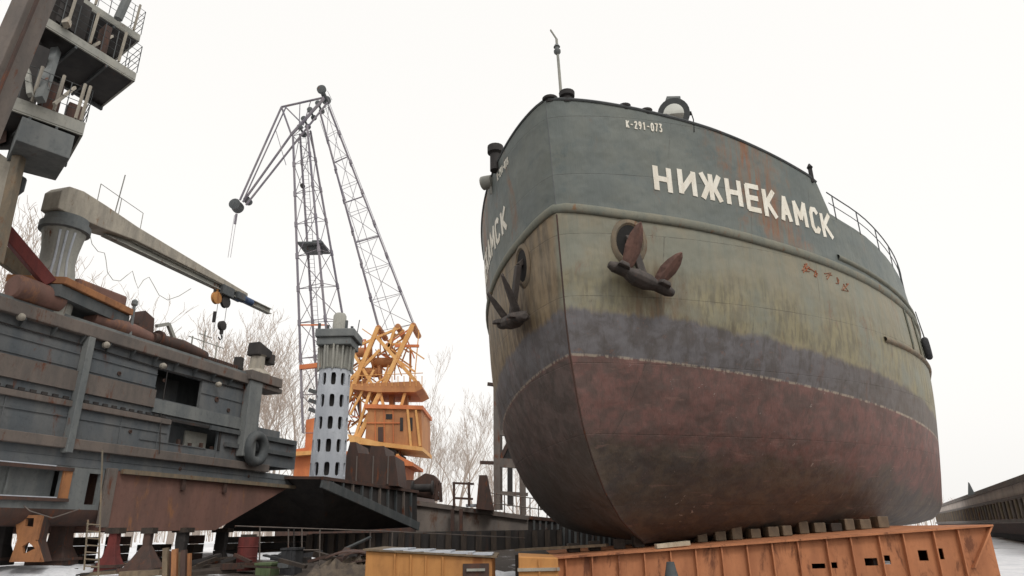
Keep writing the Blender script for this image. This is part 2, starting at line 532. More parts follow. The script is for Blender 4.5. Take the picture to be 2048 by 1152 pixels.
# ------------------------------------------------------------------ the grey-green cargo ship
HD = radians(29)
SU, SN = V((sin(HD), cos(HD), 0)), V((cos(HD), -sin(HD), 0))
S0 = V((0.87, 13.472, 0))
def sw(b, s, z):
    return S0 + SN * b + SU * s + V((0, 0, z))
LEV = [(0.3, 6.7, 13.8, .80), (1.1, 6.78, 13.5, .82), (1.7, 6.88, 13, .88), (2.4, 6.95, 12.6, .92), (3.3, 7.05, 12.8, 1.05),
       (4.5, 7.2, 13.0, 1.16), (6, 7.28, 13.4, 1.27), (7.5, 7.15, 13.3, 1.30), (9, 6.95, 12.8, 1.32), (10.7, 6.9, 12.5, 1.35)]
STEM = [(0.55, 5.0), (0.6, 4.74), (.8, 4.15), (1.09, 3.27), (1.72, 2.3), (2.37, 1.69), (3.0, 1.28), (3.58, 1.04), (4.57, .74), (5.27, .61), (6.19, .52), (7.88, .36), (10.8, 0)]
DECK = [(0, 10.62), (.31, 10.55), (.83, 10.45), (1.55, 10.33), (2.53, 10.2), (3.75, 9.99), (5.35, 9.72), (5.62, 9.62), (5.98, 8.86), (6.4, 8.8), (7.9, 8.72), (10, 8.5), (13, 8.2), (20, 8.0), (60, 8.0)]
FEND = [(0, 7.9), (.31, 7.82), (.76, 7.72), (2, 7.62), (3.65, 7.46), (5.74, 7.33), (9.32, 7.1), (13, 6.9), (60, 6.7)]
KEEL = [(0, .6), (13, 1.0), (60, 1.0)]
LOA = 52.0
def _lev(z):
    w_ = [(k / 4 * 1.3, 1.0 - abs(k) / 5) for k in range(-4, 5)]
    t_ = sum(b for a, b in w_)
    return tuple(sum(interp(z + a, tab) * b for a, b in w_) / t_ for tab in ([(r[0], r[i]) for r in LEV] for i in (1, 2, 3)))
LTAB = [_lev(.02 * k) for k in range(600)]
def hull_b(sig, z):
    f_ = min(max(z / .02, 0), 598)
    i_ = int(f_)
    f_ -= i_
    B, L, q = (a + (b - a) * f_ for a, b in zip(LTAB[i_], LTAB[i_ + 1]))
    b = B * (1 - max(0.0, 1 - sig / L) ** 2) ** (1 / q) if sig > 0 else 0.0
    k = interp(sig, KEEL)
    r_ = min(.62, .25 + sig * .05)
    if z < k + r_:
        h = max(0.0, z - k)
        b *= 1 - (1 - sqrt(max(0, 1 - ((r_ - h) / r_) ** 2))) * r_ / max(b, r_ * 1.5)
    return max(0.0, b)
def hull_pt(sig, z, side=1, off=0.0):
    p = sw(hull_b(sig, z) * side, interp(z, STEM) + sig, z)
    if off:
        p = p + hull_n(sig, z, side) * off
    return p
def hull_n(sig, z, side=1):
    e = .04
    a = hull_pt(sig + e, z, side) - hull_pt(max(.001, sig - e), z, side)
    b = hull_pt(sig, z + e, side) - hull_pt(sig, z - e, side)
    n = a.cross(b) * side
    return n.normalized()

ship = thing('cargo_ship', 'big grey-green ship with red bottom and white name on its bow, on the orange cradle', 'ship', S0, None, -HD)
hb = MB()
SIG = [0, .03, .08, .15, .25, .4, .6, .85, 1.15, 1.5, 1.9, 2.35, 2.85, 3.4, 3.95, 4.5, 5.0, 5.35, 5.6, 5.63, 5.98, 6.0, 6.5, 7.1, 7.8, 8.6, 9.4, 10.2, 11, 11.8, 12.6, 13.4, 14.5, 17, 22, 30, 40, LOA]
NZ = 46
for side in (1, -1):
    rows = []
    for j in range(NZ + 1):
        t = j / NZ
        t = t ** 1.15
        row = []
        for sg in SIG:
            k, d = interp(sg, KEEL), interp(sg, DECK)
            row.append(hull_pt(sg, k + (d - k) * t, side))
        rows.append(row)
    hb.rows(rows)
    # flat bottom, inside of the bulwark, deck, transom
    hb.rows([rows[0], [sw(0, interp(interp(sg, KEEL), STEM) + sg, interp(sg, KEEL)) for sg in SIG]])
    ins, dk = [], []
    for sg, p in zip(SIG, rows[-1]):
        zt = interp(sg, DECK)
        b = max(0, hull_b(sg, zt) - .12)
        s_ = interp(zt, STEM) + sg + .12
        ins.append(sw(b * side, s_, zt))
        zd = min(zt - .25, 8.75 if sg < 6.2 else zt - .02)
        dk.append(sw(max(0, min(b, hull_b(sg, zd) - .2)) * side, max(s_, interp(zd, STEM) + sg + .25), zd))
    hb.rows([rows[-1], ins, dk, [sw(0, p.__class__((p - S0)).dot(SU), p.z) for p in dk]])
    hb.rows([[r[-1] for r in rows], [sw(0, interp(r_z, STEM) + LOA, r_z) for r_z in [interp(LOA, KEEL) + (8.0 - interp(LOA, KEEL)) * (j / NZ) ** 1.15 for j in range(NZ + 1)]]])
hull = hb.build('hull', 'hull', ship, True)

def strake(name, mat, s0, s1, ztab, r, dz=0.0, sides=(1, -1), n=46, flat=1.0):
    mb = MB()
    path = []
    if len(sides) == 2:
        for k in range(n, -1, -1):
            path.append((s0 + (s1 - s0) * (k / n) ** 1.6, -1))
        for k in range(1, n + 1):
            path.append((s0 + (s1 - s0) * (k / n) ** 1.6, 1))
    else:
        for k in range(n + 1):
            path.append((s0 + (s1 - s0) * (k / n), sides[0]))
    rows = []
    for sg, sd_ in path:
        z = interp(sg, ztab) + dz
        e = max(sg, .02)
        p = hull_pt(e, z, sd_)
        nn = hull_n(max(e, .12), z, sd_)
        nn.z = 0
        nn.normalize()
        if sg < .05 and len(sides) == 2:
            nn = -SU.copy()
        up = V((0, 0, 1))
        row = []
        for a in range(10):
            an = -pi / 2 + pi * a / 9
            row.append(p - nn * .06 + nn * (r * flat * cos(an) + .06) + up * r * sin(an))
        rows.append(row)
    mb.rows(rows)
    return mb.build(name, mat, ship, True)
strake('rubbing_strake', 'ship_green', 0.0, 30, FEND, .12, 0.0, flat=.6)
strake('rubbing_strake', 'ship_green', 5.9, 30, FEND, .07, .30, (1,))
strake('rubbing_strake', 'ship_wood', 7.4, 30, [(0, 5.68), (60, 5.5)], .075, 0, (1,))
strake('rubbing_strake', 'ship_wood', 7.4, 30, [(0, 5.68), (60, 5.5)], .10, 0, (-1,))
# rail cap on the bulwark
mb = MB()
for sd_ in (1, -1):
    pts = []
    for i in range(60):
        sg = 5.6 * i / 59
        pts.append(hull_pt(max(sg, .01), interp(sg, DECK) - .03, sd_) + V((0, 0, .05)))
    mb.tube(pts, .04, 6)
mb.build('bulwark_rail', 'grey_dark', ship, True)
# stem bar
mb = MB()
pts = []
for i in range(40):
    z = .62 + (7.75 - .62) * i / 39
    pts.append(sw(0, interp(z, STEM) + .01, z))
mb.tube(pts, .022, 6)
mb.build('stem_bar', 'dark_rust', ship, True)
mb = MB()
mb.tube([sw(0, interp(z, STEM) + .01, z) for z in (8.0, 8.8, 9.6, 10.6)], .016, 6)
mb.build('stem_bar', 'grey_steel', ship, True)

# lettering: strokes in a unit box, laid on the plating
GL = {
 'Н': [[(0, 0), (0, 1)], [(1, 0), (1, 1)], [(0, .5), (1, .5)]],
 'И': [[(0, 0), (0, 1)], [(1, 0), (1, 1)], [(0, .06), (1, .94)]],
 'Ж': [[(.5, 0), (.5, 1)], [(0, 1), (.32, .5), (0, 0)], [(1, 1), (.68, .5), (1, 0)], [(.32, .5), (.68, .5)]],
 'Е': [[(0, 0), (0, 1)], [(0, 1), (1, 1)], [(0, .5), (.85, .5)], [(0, 0), (1, 0)]],
 'К': [[(0, 0), (0, 1)], [(1, 1), (.12, .48)], [(.2, .55), (1, 0)]],
 'А': [[(0, 0), (.5, 1)], [(.5, 1), (1, 0)], [(.2, .32), (.8, .32)]],
 'М': [[(0, 0), (0, 1)], [(0, 1), (.5, .3), (1, 1)], [(1, 1), (1, 0)]],
 'С': [[(1, .85), (.75, 1), (.25, 1), (0, .8), (0, .2), (.25, 0), (.75, 0), (1, .15)]],
 '2': [[(0, .8), (.3, 1), (.75, 1), (1, .75), (0, 0), (1, 0)]],
 '0': [[(.3, 0), (0, .25), (0, .75), (.3, 1), (.7, 1), (1, .75), (1, .25), (.7, 0), (.3, 0)]],
 '1': [[(.2, .75), (.6, 1), (.6, 0)]],
 '7': [[(0, 1), (1, 1), (.3, 0)]],
 '3': [[(0, 1), (.9, 1), (.4, .58), (.95, .4), (.9, .1), (.5, 0), (0, .1)]],
 '9': [[(.9, .5), (.3, .45), (.05, .7), (.3, 1), (.75, 1), (1, .75), (.9, .3), (.4, 0)]],
 '-': [[(.1, .5), (.9, .5)]],
}
def hit(px, py, side=1):
    r = ray(px, py)
    lo, P = None, None
    for k in range(400):
        t = 8 + 32 * k / 400
        P = V((0, 0, EYE)) + r * t
        d = P - S0
        s, b = d.dot(SU), d.dot(SN) * side
        sg = s - interp(P.z, STEM)
        if sg > 0 and b < hull_b(sg, P.z):
            lo = t
            break
    if lo is None:
        return None
    a, c = lo - .08, lo
    for k in range(24):
        t = (a + c) / 2
        P = V((0, 0, EYE)) + r * t
        d = P - S0
        s, b = d.dot(SU), d.dot(SN) * side
        sg = s - interp(P.z, STEM)
        if sg > 0 and b < hull_b(sg, P.z):
            c = t
        else:
            a = t
    return max(sg, .005), P.z
def letters(name, items, width, side, flip):
    """items: (char, s_left, s_right, z_bottom_l, z_top_l, z_bottom_r, z_top_r) along the side"""
    mb = MB()
    for ch, sl, sr, zbl, ztl, zbr, ztr in items:
        def P(x, y, off):
            if flip:
                x = 1 - x
            s_ = sl + (sr - sl) * x
            zb, zt = zbl + (zbr - zbl) * x, ztl + (ztr - ztl) * x
            return hull_pt(s_, zb + (zt - zb) * y, side, off)
        wl = (P(1, .5, 0) - P(0, .5, 0)).length
        hl = (P(.5, 1, 0) - P(.5, 0, 0)).length
        iw, ih = width * .36 / wl, width * .22 / hl
        P0_ = P
        P = lambda x, y, off, f=P0_, a=iw, b=ih: f(a + x * (1 - 2 * a), b + y * (1 - 2 * b), off)
        wl, hl = wl * (1 - 2 * iw), hl * (1 - 2 * ih)
        for st in GL[ch]:
            for (x0, y0), (x1, y1) in zip(st, st[1:]):
                dx, dy = (x1 - x0) * wl, (y1 - y0) * hl
                L = hypot(dx, dy)
                nx, ny = -dy / L * width / 2 / wl, dx / L * width / 2 / hl
                ex, ey = dx / L * width * .22 / wl, dy / L * width * .22 / hl
                x0_, y0_, x1_, y1_ = x0 - ex, y0 - ey, x1 + ex, y1 + ey
                m = 7
                rows = []
                for i in range(m):
                    t = i / (m - 1)
                    x, y = x0_ + (x1_ - x0_) * t, y0_ + (y1_ - y0_) * t
                    rows.append([P(x + nx, y + ny, .002), P(x + nx, y + ny, .013), P(x - nx, y - ny, .013), P(x - nx, y - ny, .002)])
                mb.rows(rows, True)
    return mb.build(name, 'white_letter', ship)
NAME = [('Н', 1308, 1342, 331, 379), ('И', 1357, 1391, 338, 386), ('Ж', 1401, 1442, 345, 396), ('Н', 1452, 1482, 357, 407), ('Е', 1492, 1520, 369, 418),
        ('К', 1527, 1551, 379, 431), ('А', 1560, 1580, 392, 439), ('М', 1588, 1612, 403, 449), ('С', 1621, 1637, 417, 461), ('К', 1643, 1662, 428, 472)]
sl_ = 0.30
port = []
for ch, xl, xr, yt, yb in NAME:
    a, b = hit(xl, yt), hit(xl, yb)
    c, d = hit(xr, yt + (xr - xl) * sl_ * .7), hit(xr, yb + (xr - xl) * sl_ * .7)
    port.append((ch, (a[0] + b[0]) / 2, (c[0] + d[0]) / 2, b[1], a[1], d[1], c[1]))
letters('ship_name', port, .13, 1, False)
star = []
for (ch, *_), row in zip(NAME[::-1], port):
    star.append((ch,) + row[1:])
letters('ship_name', star, .13, -1, True)
NUM = 'К-291-073'
x0_, x1_, it = 1252, 1326, []
for i, ch in enumerate(NUM):
    xl = x0_ + (x1_ - x0_) * i / len(NUM)
    xr = xl + (x1_ - x0_) / len(NUM) * .72
    f = (xl - x0_) / (x1_ - x0_)
    a, b = hit(xl, 241 + 8 * f), hit(xl, 255 + 10 * f)
    c, d = hit(xr, 242 + 8 * f), hit(xr, 256 + 10 * f)
    it.append((ch, (a[0] + b[0]) / 2, (c[0] + d[0]) / 2, b[1], a[1], d[1], c[1]))
letters('registration_number', it, .032, 1, False)
letters('registration_number', [(c_,) + r_[1:] for c_, r_ in zip(NUM[::-1], it)], .035, -1, True)
# red chalk scrawl under the strake
rr = random.Random(3)
CHALK = wmat('chalk_red', srgb(168, 104, 74), srgb(142, 102, 80), 0, sc=4)
for cx, cy in ((1615, 540), (1628, 548), (1655, 552), (1670, 560), (1690, 575), (1612, 535)):
    for k in range(2):
        mb = MB()
        p = [hit(cx + rr.uniform(-9, 9), cy + rr.uniform(-8, 8)) for q in range(4)]
        mb.tube([hull_pt(a_, b_, 1, .006) for a_, b_ in p], .014, 4)
        mb.build('chalk_mark', CHALK, ship)


# hawse pipes
def hawse(side, sg, z):
    c = hull_pt(sg, z, side)
    nn = hull_n(sg, z, side)
    up = (V((0, 0, 1)) - nn * nn.z).normalized()
    tx = up.cross(nn).normalized()
    mb = MB()
    rows = []
    for R, o in ((.30, .012), (.335, .05), (.38, .045), (.43, .0)):
        rows.append([c + nn * o + up * R * 1.35 * cos(2 * pi * k / 28) + tx * R * sin(2 * pi * k / 28) for k in range(28)])
    mb.rows(rows, True, False)
    h = mb.build('hawse_pipe', 'ship_wood', ship, True)
    mb = MB()
    rows = []
    for R, o in ((.30, .014), (.27, .010)):
        rows.append([c + nn * o + up * R * 1.35 * cos(2 * pi * k / 28) + tx * R * sin(2 * pi * k / 28) for k in range(28)])
    mb.rows(rows, True, True)
    mb.build('mouth_shade', wmat('pipe_dark_%d' % (side + 1), srgb(28, 26, 25), srgb(36, 32, 30), 0), h)  # near-black disc paints the shade inside the pipe
HS, HZ = hit(1258, 484)
for sd_ in (1, -1):
    hawse(sd_, HS, HZ)
# anchors: stowed against the plating, shank up the hawse pipe
def anchor(side, label, tilt, fm, drop=0.0):
    A = hit(1276, 556)
    A = (A[0] + drop * .3, A[1] - drop)
    c = hull_pt(A[0], A[1], side)
    nn = hull_n(A[0], A[1], side)
    top = hull_pt(HS, HZ, side)
    up = (top - c)
    up = (up - nn * up.dot(nn)).normalized()
    tx = up.cross(nn).normalized()
    if tx.dot(SU) < 0:
        tx = -tx                                   # tx runs aft
    a = radians(tilt)
    ux, uy = tx * cos(a) + up * sin(a), up * cos(a) - tx * sin(a)
    o = thing('anchor', label, 'anchor', c)
    P = lambda x, y, z: c + ux * x + uy * y + nn * z
    mb = MB()
    prof = [(-.80, .08, .08), (-.66, .13, .17), (-.38, .12, .18), (-.15, .2, .25), (.15, .2, .25), (.38, .12, .18), (.66, .13, .17), (.80, .08, .08)]
    rows = []
    for x, hh, dd in prof:
        rows.append([P(x, -hh + hh * (1 + cos(q)) * .9 - .1, .30 + dd * sin(q)) for q in [2 * pi * k / 12 for k in range(12)]])
    mb.rows(rows, True)
    mb.build('crown', 'anchor_steel', o, False, bevel=.02)
    for sx in (-1, 1):
        mb = MB()
        rows = []
        for t, hw, th_ in ((0, .10, .09), (.2, .15, .09), (.45, .19, .075), (.7, .16, .055), (.9, .09, .04), (1, .02, .03)):
            x0 = sx * (.38 + .16 * t)
            y0, z0 = -.05 + (1.0 - .25 * (sx > 0)) * t, .26 + .42 * t
            rows.append([P(x0 - hw, y0, z0), P(x0 - hw * .3, y0 - .02, z0 + th_), P(x0 + hw * .3, y0 - .02, z0 + th_), P(x0 + hw, y0, z0), P(x0, y0 + .02, z0 - th_)])
        mb.rows(rows, True)
        mb.build('fluke', fm, o)
        mb = MB()
        mb.hexa([P(sx * .45 - .2, -.12, .12), P(sx * .45 + .26, -.12, .12), P(sx * .5 + .1, -.1, .62), P(sx * .5 - .16, -.1, .62)],
                [P(sx * .45 - .14, .06, .16), P(sx * .45 + .18, .06, .16), P(sx * .5 + .06, .0, .60), P(sx * .5 - .12, .0, .60)])
        mb.build('palm', 'anchor_steel', o, bevel=.03)
    mb = MB()
    mb.bar(P(0, 0, .3), top + nn * .12, .17, .14, nn)
    mb.bar(top + nn * .12, top - nn * .25 + V((0, 0, .3)), .16, .13, nn)
    mb.build('shank', 'anchor_steel', o, bevel=.02)
anchor(1, 'rusty anchor with reddish flukes hanging on the bow plating below the big white name', -34, 'anchor_red')
anchor(-1, 'dark anchor in the shade at the left edge of the ship bow', -8, 'anchor_steel', .35)

# draught-eye plates, small discs, gear standing on the bulwark
def lug(px, h, r, name='fairlead'):
    sg = None
    best = min([i * .02 for i in range(1, 280)], key=lambda s_: abs(project(hull_pt(s_, interp(s_, DECK)))[0] - px))
    p = hull_pt(best, interp(best, DECK)) - hull_n(best, 9.5) * .1
    mb = MB()
    mb.lathe(p - V((0, 0, .05)), (0, 0, 1), [(r * .8, 0), (r * .8, h * .45), (r * 1.15, h * .55), (r * 1.2, h * .9), (r * .9, h)], 16)
    return mb.build(name, 'black_steel', ship, True)
def project(p):
    d = V(p) - V((0, 0, EYE))
    f = d.y * cos(PITCH) + d.z * sin(PITCH)
    y = (-d.y * sin(PITCH) + d.z * cos(PITCH)) / f
    x = d.x / f
    c, s = cos(ROLL), sin(ROLL)
    return 1024 + F * (x * c - y * s), 576 - F * (x * s + y * c)
lug(1134, .34, .16, 'bollard')
lug(1086, .16, .16)
lug(1253, .16, .13)
lug(1296, .16, .13)
lug(1332, .12, .1)
# searchlight
bs = min([i * .02 for i in range(1, 280)], key=lambda s_: abs(project(hull_pt(s_, interp(s_, DECK)))[0] - 1366))
sp_ = hull_pt(bs, interp(bs, DECK)) - hull_n(bs, 9.5) * .35 + V((0, 0, .05))
mb = MB()
c = sp_ + V((0, 0, .27))
axd = (V((0, 0, EYE + 4)) - c).normalized()
mb.lathe(c - axd * .3, axd, [(.12, -.05), (.27, .02), (.34, .15), (.36, .5), (.39, .52), (.39, .6), (.32, .6)], 26)
sl2 = mb.build('searchlight', 'grey_dark', ship, True)
mb = MB()
mb.lathe(c - axd * .3, axd, [(.325, .57), (.2, .62), (.001, .64)], 26)
mb.build('lens', 'lamp_glass', sl2, True)
mb = MB()
mb.box(c + V((0, 0, .42)), (.34, .34, .12))
mb.box(c + V((0, 0, .36)), (.26, .26, .08))
mb.build('vent_hood', 'grey_steel', sl2)
mb = MB()
mb.bar(sp_ - V((0, 0, .6)), sp_, .12, .12)
mb.tube([c + SN * .42, c + SN * .46 - V((0, 0, .25)), c + SN * .44 - V((0, 0, .6))], .015, 5)
mb.tube([c + axd.cross(V((0, 0, 1))).normalized() * x_ for x_ in (-.42, .42)], .05, 8)
mb.build('bracket', 'black_steel', sl2)
# jackstaff with masthead lantern
base = at(1126, 205, 14.6)
tp = at(1113, 78, 14.6)
mb = MB()
mb.tube([base - V((0, 0, 1.2)), tp], [.045, .035], 8)
js = mb.build('jackstaff', 'grey_light', ship, True)
mb = MB()
ax_ = (tp - base).normalized()
q = at(1114, 98, 14.6)
mb.lathe(q - ax_ * .12, ax_, [(.04, -.06), (.09, 0), (.095, .06), (.06, .08), (.06, .17), (.09, .18), (.05, .26), (.02, .3)], 14)
mb.build('lantern', 'grey_steel', js, True)
mb = MB()
mb.bar(tp, at(1101, 60, 14.6), .05, .03)
mb.build('wind_vane', 'grey_light', js)
# dark fairlead cluster on the starboard rail
b0 = sw(-2.3, 1.55, 10.25)
mb = MB()
mb.lathe(b0 + V((0, 0, -.1)), (0, 0, 1), [(.15, 0), (.15, .5), (.22, .55), (.22, .75), (.12, .8)], 16)
mb.build('bollard', 'black_steel', ship, True)
mb = MB()
b1 = sw(-2.75, 2.05, 10.2)
mb.lathe(b1, -SN, [(.08, -.1), (.17, -.05), (.2, .2), (.2, .26)], 16)
mb.bar(b1 - V((0, 0, .4)), b1, .05, .05)
mb.build('deck_lamp', 'grey_light', ship, True)
# guard rail aft of the bulwark
mb = MB()
for sd_ in (1, -1):
    for zz_, r_ in ((.66, .018), (.34, .012)):
        pts = [hull_pt(6.02, interp(6.02, DECK), sd_) + V((0, 0, zz_))]
        for i in range(30):
            sg = 6.15 + 14 * i / 29
            pts.append(hull_pt(sg, interp(sg, DECK), sd_) + V((0, 0, zz_)))
        mb.tube(pts, r_, 5)
mb.build('guard_rail', 'grey_dark', ship, True)
for sg in (6.25, 7.5, 8.8, 10.1, 11.4, 12.7, 14.2, 16):
    mb = MB()
    p = hull_pt(sg, interp(sg, DECK), 1)
    mb.tube([p - V((0, 0, .05)), p + V((0, 0, .67))], .016, 5)
    mb.build('rail_post', 'grey_dark', ship, True)
mb = MB()
p = hull_pt(5.45, interp(5.45, DECK))
mb.bar(p - V((0, 0, .1)), p + V((0, 0, .32)), .08, .08)
mb.lathe(p + V((0, 0, .3)), (0, 0, 1), [(.05, 0), (.08, .05), (.02, .16)], 10)
mb.build('rail_stanchion', 'black_steel', ship, True)
# white freeing-port edge plate aft, seams of the wing plating
for sg, z0, z1 in ((9.6, 5.75, 6.95), (10.6, 5.75, 6.9)):
    mb = MB()
    mb.tube([hull_pt(sg, z0 + (z1 - z0) * k / 6, 1, .02) for k in range(7)], .03, 5)
    mb.build('side_rib', 'ship_green', ship, True)
# tyre hanging aft on the port side
t0 = hull_pt(11.6, 6.15, 1, .11)
ty = thing('tyre_fender', 'black tyre hanging over the right-hand edge of the big ship hull', 'tyre', t0)
mb = MB()
mb.torus(t0, hull_n(11.6, 6.15), .27, .10)
mb.build('tyre', 'rubber', ty, True)
mb = MB()
for k in (-.06, .06):
    mb.tube([t0 + V((0, 0, .3)) + SU * k, hull_pt(11.6, 7.35, 1, .1)], .015, 5)
mb.build('rope', 'grey_dark', ty)

# ------------------------------------------------------------------ orange slipway cradle and keel blocks
CA, CB = at(1112, 1114, 16.0), at(1978, 1049, 16.0)
cradle = thing('slipway_cradle', 'long orange steel cradle with ribbed sides and cut-outs under the big ship bow', 'cradle', (CA.x, 16, 0))
cx0, cx1 = CA.x, CB.x
def ctop(x):
    return CA.z + (CB.z - CA.z) * (x - cx0) / (cx1 - cx0)
mb = MB()
H_ = 1.25
# front web with real cut-outs
ribs = [at(p, 1090, 16.0).x for p in (1130, 1182, 1235, 1286, 1338, 1388, 1440, 1491, 1541, 1593, 1651, 1700, 1757, 1806, 1868, 1918)]
holes = [(at(p, 1120, 16).x, at(q, 1120, 16).x, at(1700, y0, 16).z, at(1700, y1, 16).z) for p, q, y0, y1 in
         ((1622, 1649, 1136, 1126), (1656, 1673, 1136, 1124), (1729, 1755, 1132, 1117), (1769, 1781, 1130, 1112), (1839, 1858, 1124, 1103), (1875, 1890, 1122, 1100))]
xs_ = sorted(set([cx0, cx1 - .02] + [h for q in holes for h in q[:2]] + ribs))
th = .03
for x0, x1 in zip(xs_, xs_[1:]):
    hs_ = [h for h in holes if h[0] <= (x0 + x1) / 2 <= h[1]]
    segs = [(-.6, None)]
    def blk(za0, za1, zb0, zb1):
        mb.hexa([(x0, 16, za0), (x1, 16, zb0), (x1, 16 + th, zb0), (x0, 16 + th, za0)], [(x0, 16, za1), (x1, 16, zb1), (x1, 16 + th, zb1), (x0, 16 + th, za1)])
    if hs_:
        h = hs_[0]
        blk(-.4, h[2], -.4, h[2])
        m0, m1 = x0, x1
        rnd = h[3] - (0.04)
        blk(h[3], ctop(x0) - .04, h[3], ctop(x1) - .04)
    else:
        blk(-.4, ctop(x0) - .04, -.4, ctop(x1) - .04)
mb.build('web_plate', 'orange_paint', cradle)
mb = MB()
mb.hexa([(cx0 - .05, 15.86, ctop(cx0) - .04), (cx1, 15.86, ctop(cx1) - .04), (cx1, 21, ctop(cx1) - .04), (cx0 - .05, 21, ctop(cx0) - .04)],
        [(cx0 - .05, 15.86, ctop(cx0)), (cx1, 15.86, ctop(cx1)), (cx1, 21, ctop(cx1)), (cx0 - .05, 21, ctop(cx0))])
mb.build('top_flange', 'orange_paint', cradle)
for x in ribs:
    mb = MB()
    mb.hexa([(x - .015, 15.90, -.4), (x + .015, 15.90, -.4), (x + .015, 15.998, -.4), (x - .015, 15.998, -.4)],
            [(x - .015, 15.90, ctop(x) - .045), (x + .015, 15.90, ctop(x) - .045), (x + .015, 15.998, ctop(x) - .045), (x - .015, 15.998, ctop(x) - .045)])
    mb.build('stiffener', 'orange_rust' if False else 'orange_paint', cradle)
mb = MB()
xe = at(1945, 1150, 16).x
mb.hexa([(xe, 15.88, 0.02), (xe + .04, 15.88, 0.02), (xe + .04, 20.9, 0.02), (xe, 20.9, 0.02)],
        [(cx1 - .04, 15.88, ctop(cx1) - .045), (cx1, 15.88, ctop(cx1) - .045), (cx1, 20.9, ctop(cx1) - .045), (cx1 - .04, 20.9, ctop(cx1) - .045)])
mb.build('end_plate', 'orange_paint', cradle)
mb = MB()
for x in (cx0 + .6, cx0 + 3, cx0 + 5.4, cx0 + 7.2):
    mb.box((x, 18.4, ctop(x) / 2 - .2), (.25, 4.6, ctop(x) - .1))
mb.build('cross_beam', 'dark_rust', cradle)
blocks = [(1240, 24, 'dark'), (1281, 30, 'dark'), (1410, 22, ''), (1446, 24, ''), (1481, 34, ''), (1516, 24, ''), (1552, 26, ''), (1583, 26, ''), (1616, 32, ''), (1648, 26, ''),
          (1682, 22, 'dark'), (1710, 30, ''), (1743, 26, ''), (1780, 30, ''), (1150, 22, 'dark'), (1190, 24, 'dark')]
for i, (px, hpx, k_) in enumerate(blocks):
    Yb = 17.6 if px < 1300 else 18.0 if px < 1600 else 18.6
    x = at(px, 1080, Yb).x
    zt = ctop(x)
    hh = max(.17, hpx * .0100)
    wd = random.uniform(.24, .31)
    o = thing('keel_block', 'x', 'timber block', (x, Yb, zt), 'timber blocks on the orange cradle', random.uniform(-.08, .08))
    o['label'] = ('dark' if k_ else 'weathered brown') + ' timber block standing on the orange cradle under the ship hull'
    mb = MB()
    R_ = MW[o.name]
    n_ = 1
    for q in range(n_):
        mb.box(R_ @ V((random.uniform(-.02, .02), .35, hh / n_ * (q + .5))), (wd, .45, hh / n_ - .012), [R_.to_3x3() @ V(e) for e in ((1, 0, 0), (0, 1, 0), (0, 0, 1))])
    mb.build('timber', 'dark_wood' if k_ else 'wood', o, bevel=.02)
mb = MB()
a_ = at(1312, 1099, 16.2)
b_ = at(1378, 1092, 16.2)
mb.bar(V((a_.x, 16.2, ctop(a_.x) + .06)), V((b_.x, 16.2, ctop(b_.x) + .08)), .3, .09)
tag(mb.build('plank', 'pale_concrete'), 'pale plank lying on the orange cradle beneath the stem of the ship', 'plank')

# ------------------------------------------------------------------ grey work vessel on stands at the left
LD, LN = V((.2852, .9585, 0)), V((.9585, -.2852, 0))       # along its side (away), outward
LX = lambda Y: .2976 * Y - 19.107
def pl(px, py, off=0.0):
    r = ray(px, py)
    a, b = .2976, -19.107 + off / .9585
    return V((0, 0, EYE)) + r * (b / (r.x - a * r.y))
def lp(Y, z, off=0.0):
    return V((LX(Y), Y, z)) + LN * off
vessel = thing('work_vessel', 'long grey work vessel with rust-red lower hull raised on stands at the left', 'ship', (LX(22), 22, 0))
def lbox(mb, Y0, Y1, z0, z1, o0, o1):
    mb.hexa([lp(Y0, z0, o0), lp(Y1, z0, o0), lp(Y1, z0, o1), lp(Y0, z0, o1)], [lp(Y0, z1, o0), lp(Y1, z1, o0), lp(Y1, z1, o1), lp(Y0, z1, o1)])
    return mb
def lpoly(mb, pts, o0, o1):                                 # pixel outline on the side plane, given depth
    P0 = [pl(*p) for p in pts]
    return mb.hexa([p + LN * o0 for p in P0], [p + LN * o1 for p in P0])
YA, YB = 12.0, 28.0
# side wall with two real openings
def wall(mb, Y0, Y1, z0, z1, holes):
    Ys = sorted(set([Y0, Y1] + [h[i] for h in holes for i in (0, 1)]))
    Zs = sorted(set([z0, z1] + [h[i] for h in holes for i in (2, 3)]))
    for a, b in zip(Ys, Ys[1:]):
        for c, d in zip(Zs, Zs[1:]):
            if any(h[0] <= (a + b) / 2 <= h[1] and h[2] <= (c + d) / 2 <= h[3] for h in holes):
                continue
            lbox(mb, a, b, c, d, -.12, 0)
p0, p1 = pl(314, 752), pl(400, 800)
q0, q1 = pl(346, 822), pl(436, 878)
hA = (p0.y, p1.y, 5.45, 6.45)
hB = (q0.y, q1.y, 4.02, 4.78)
mb = MB()
wall(mb, YA, YB, 3.5, 7.0, [hA, hB])
for h in (hA, hB):
    lbox(mb, h[0] - .1, h[1] + .1, h[2] - .1, h[3] + .1, -1.3, -1.2)
mb.build('side_plating', 'blue_grey', vessel)
mb = MB()
lbox(mb, YA, YB, 2.9, 6.9, -9, -1.4)
mb.build('inner_bulkhead', 'grey_dark', vessel)
mb = MB()
lbox(mb, YA, YB, 6.98, 7.06, -9, -.02)
mb.build('deck', 'grey_dark', vessel)
mb = MB()
lbox(mb, YA, YB + .6, 6.78, 7.16, .003, .24)
mb.build('top_rail', 'taupe', vessel, bevel=.03)
mb = MB()
lbox(mb, YA, YB + .5, 7.17, 7.26, -.06, .14)
mb.build('rail_cap', 'grey_steel', vessel)
mb = MB()
lbox(mb, YA, hA[0], 5.1, 5.7, .003, .09)
mb.build('plank_wale', 'taupe', vessel)
mb = MB()
lbox(mb, hA[0], YB - .1, 4.95, 5.4, .003, .09)
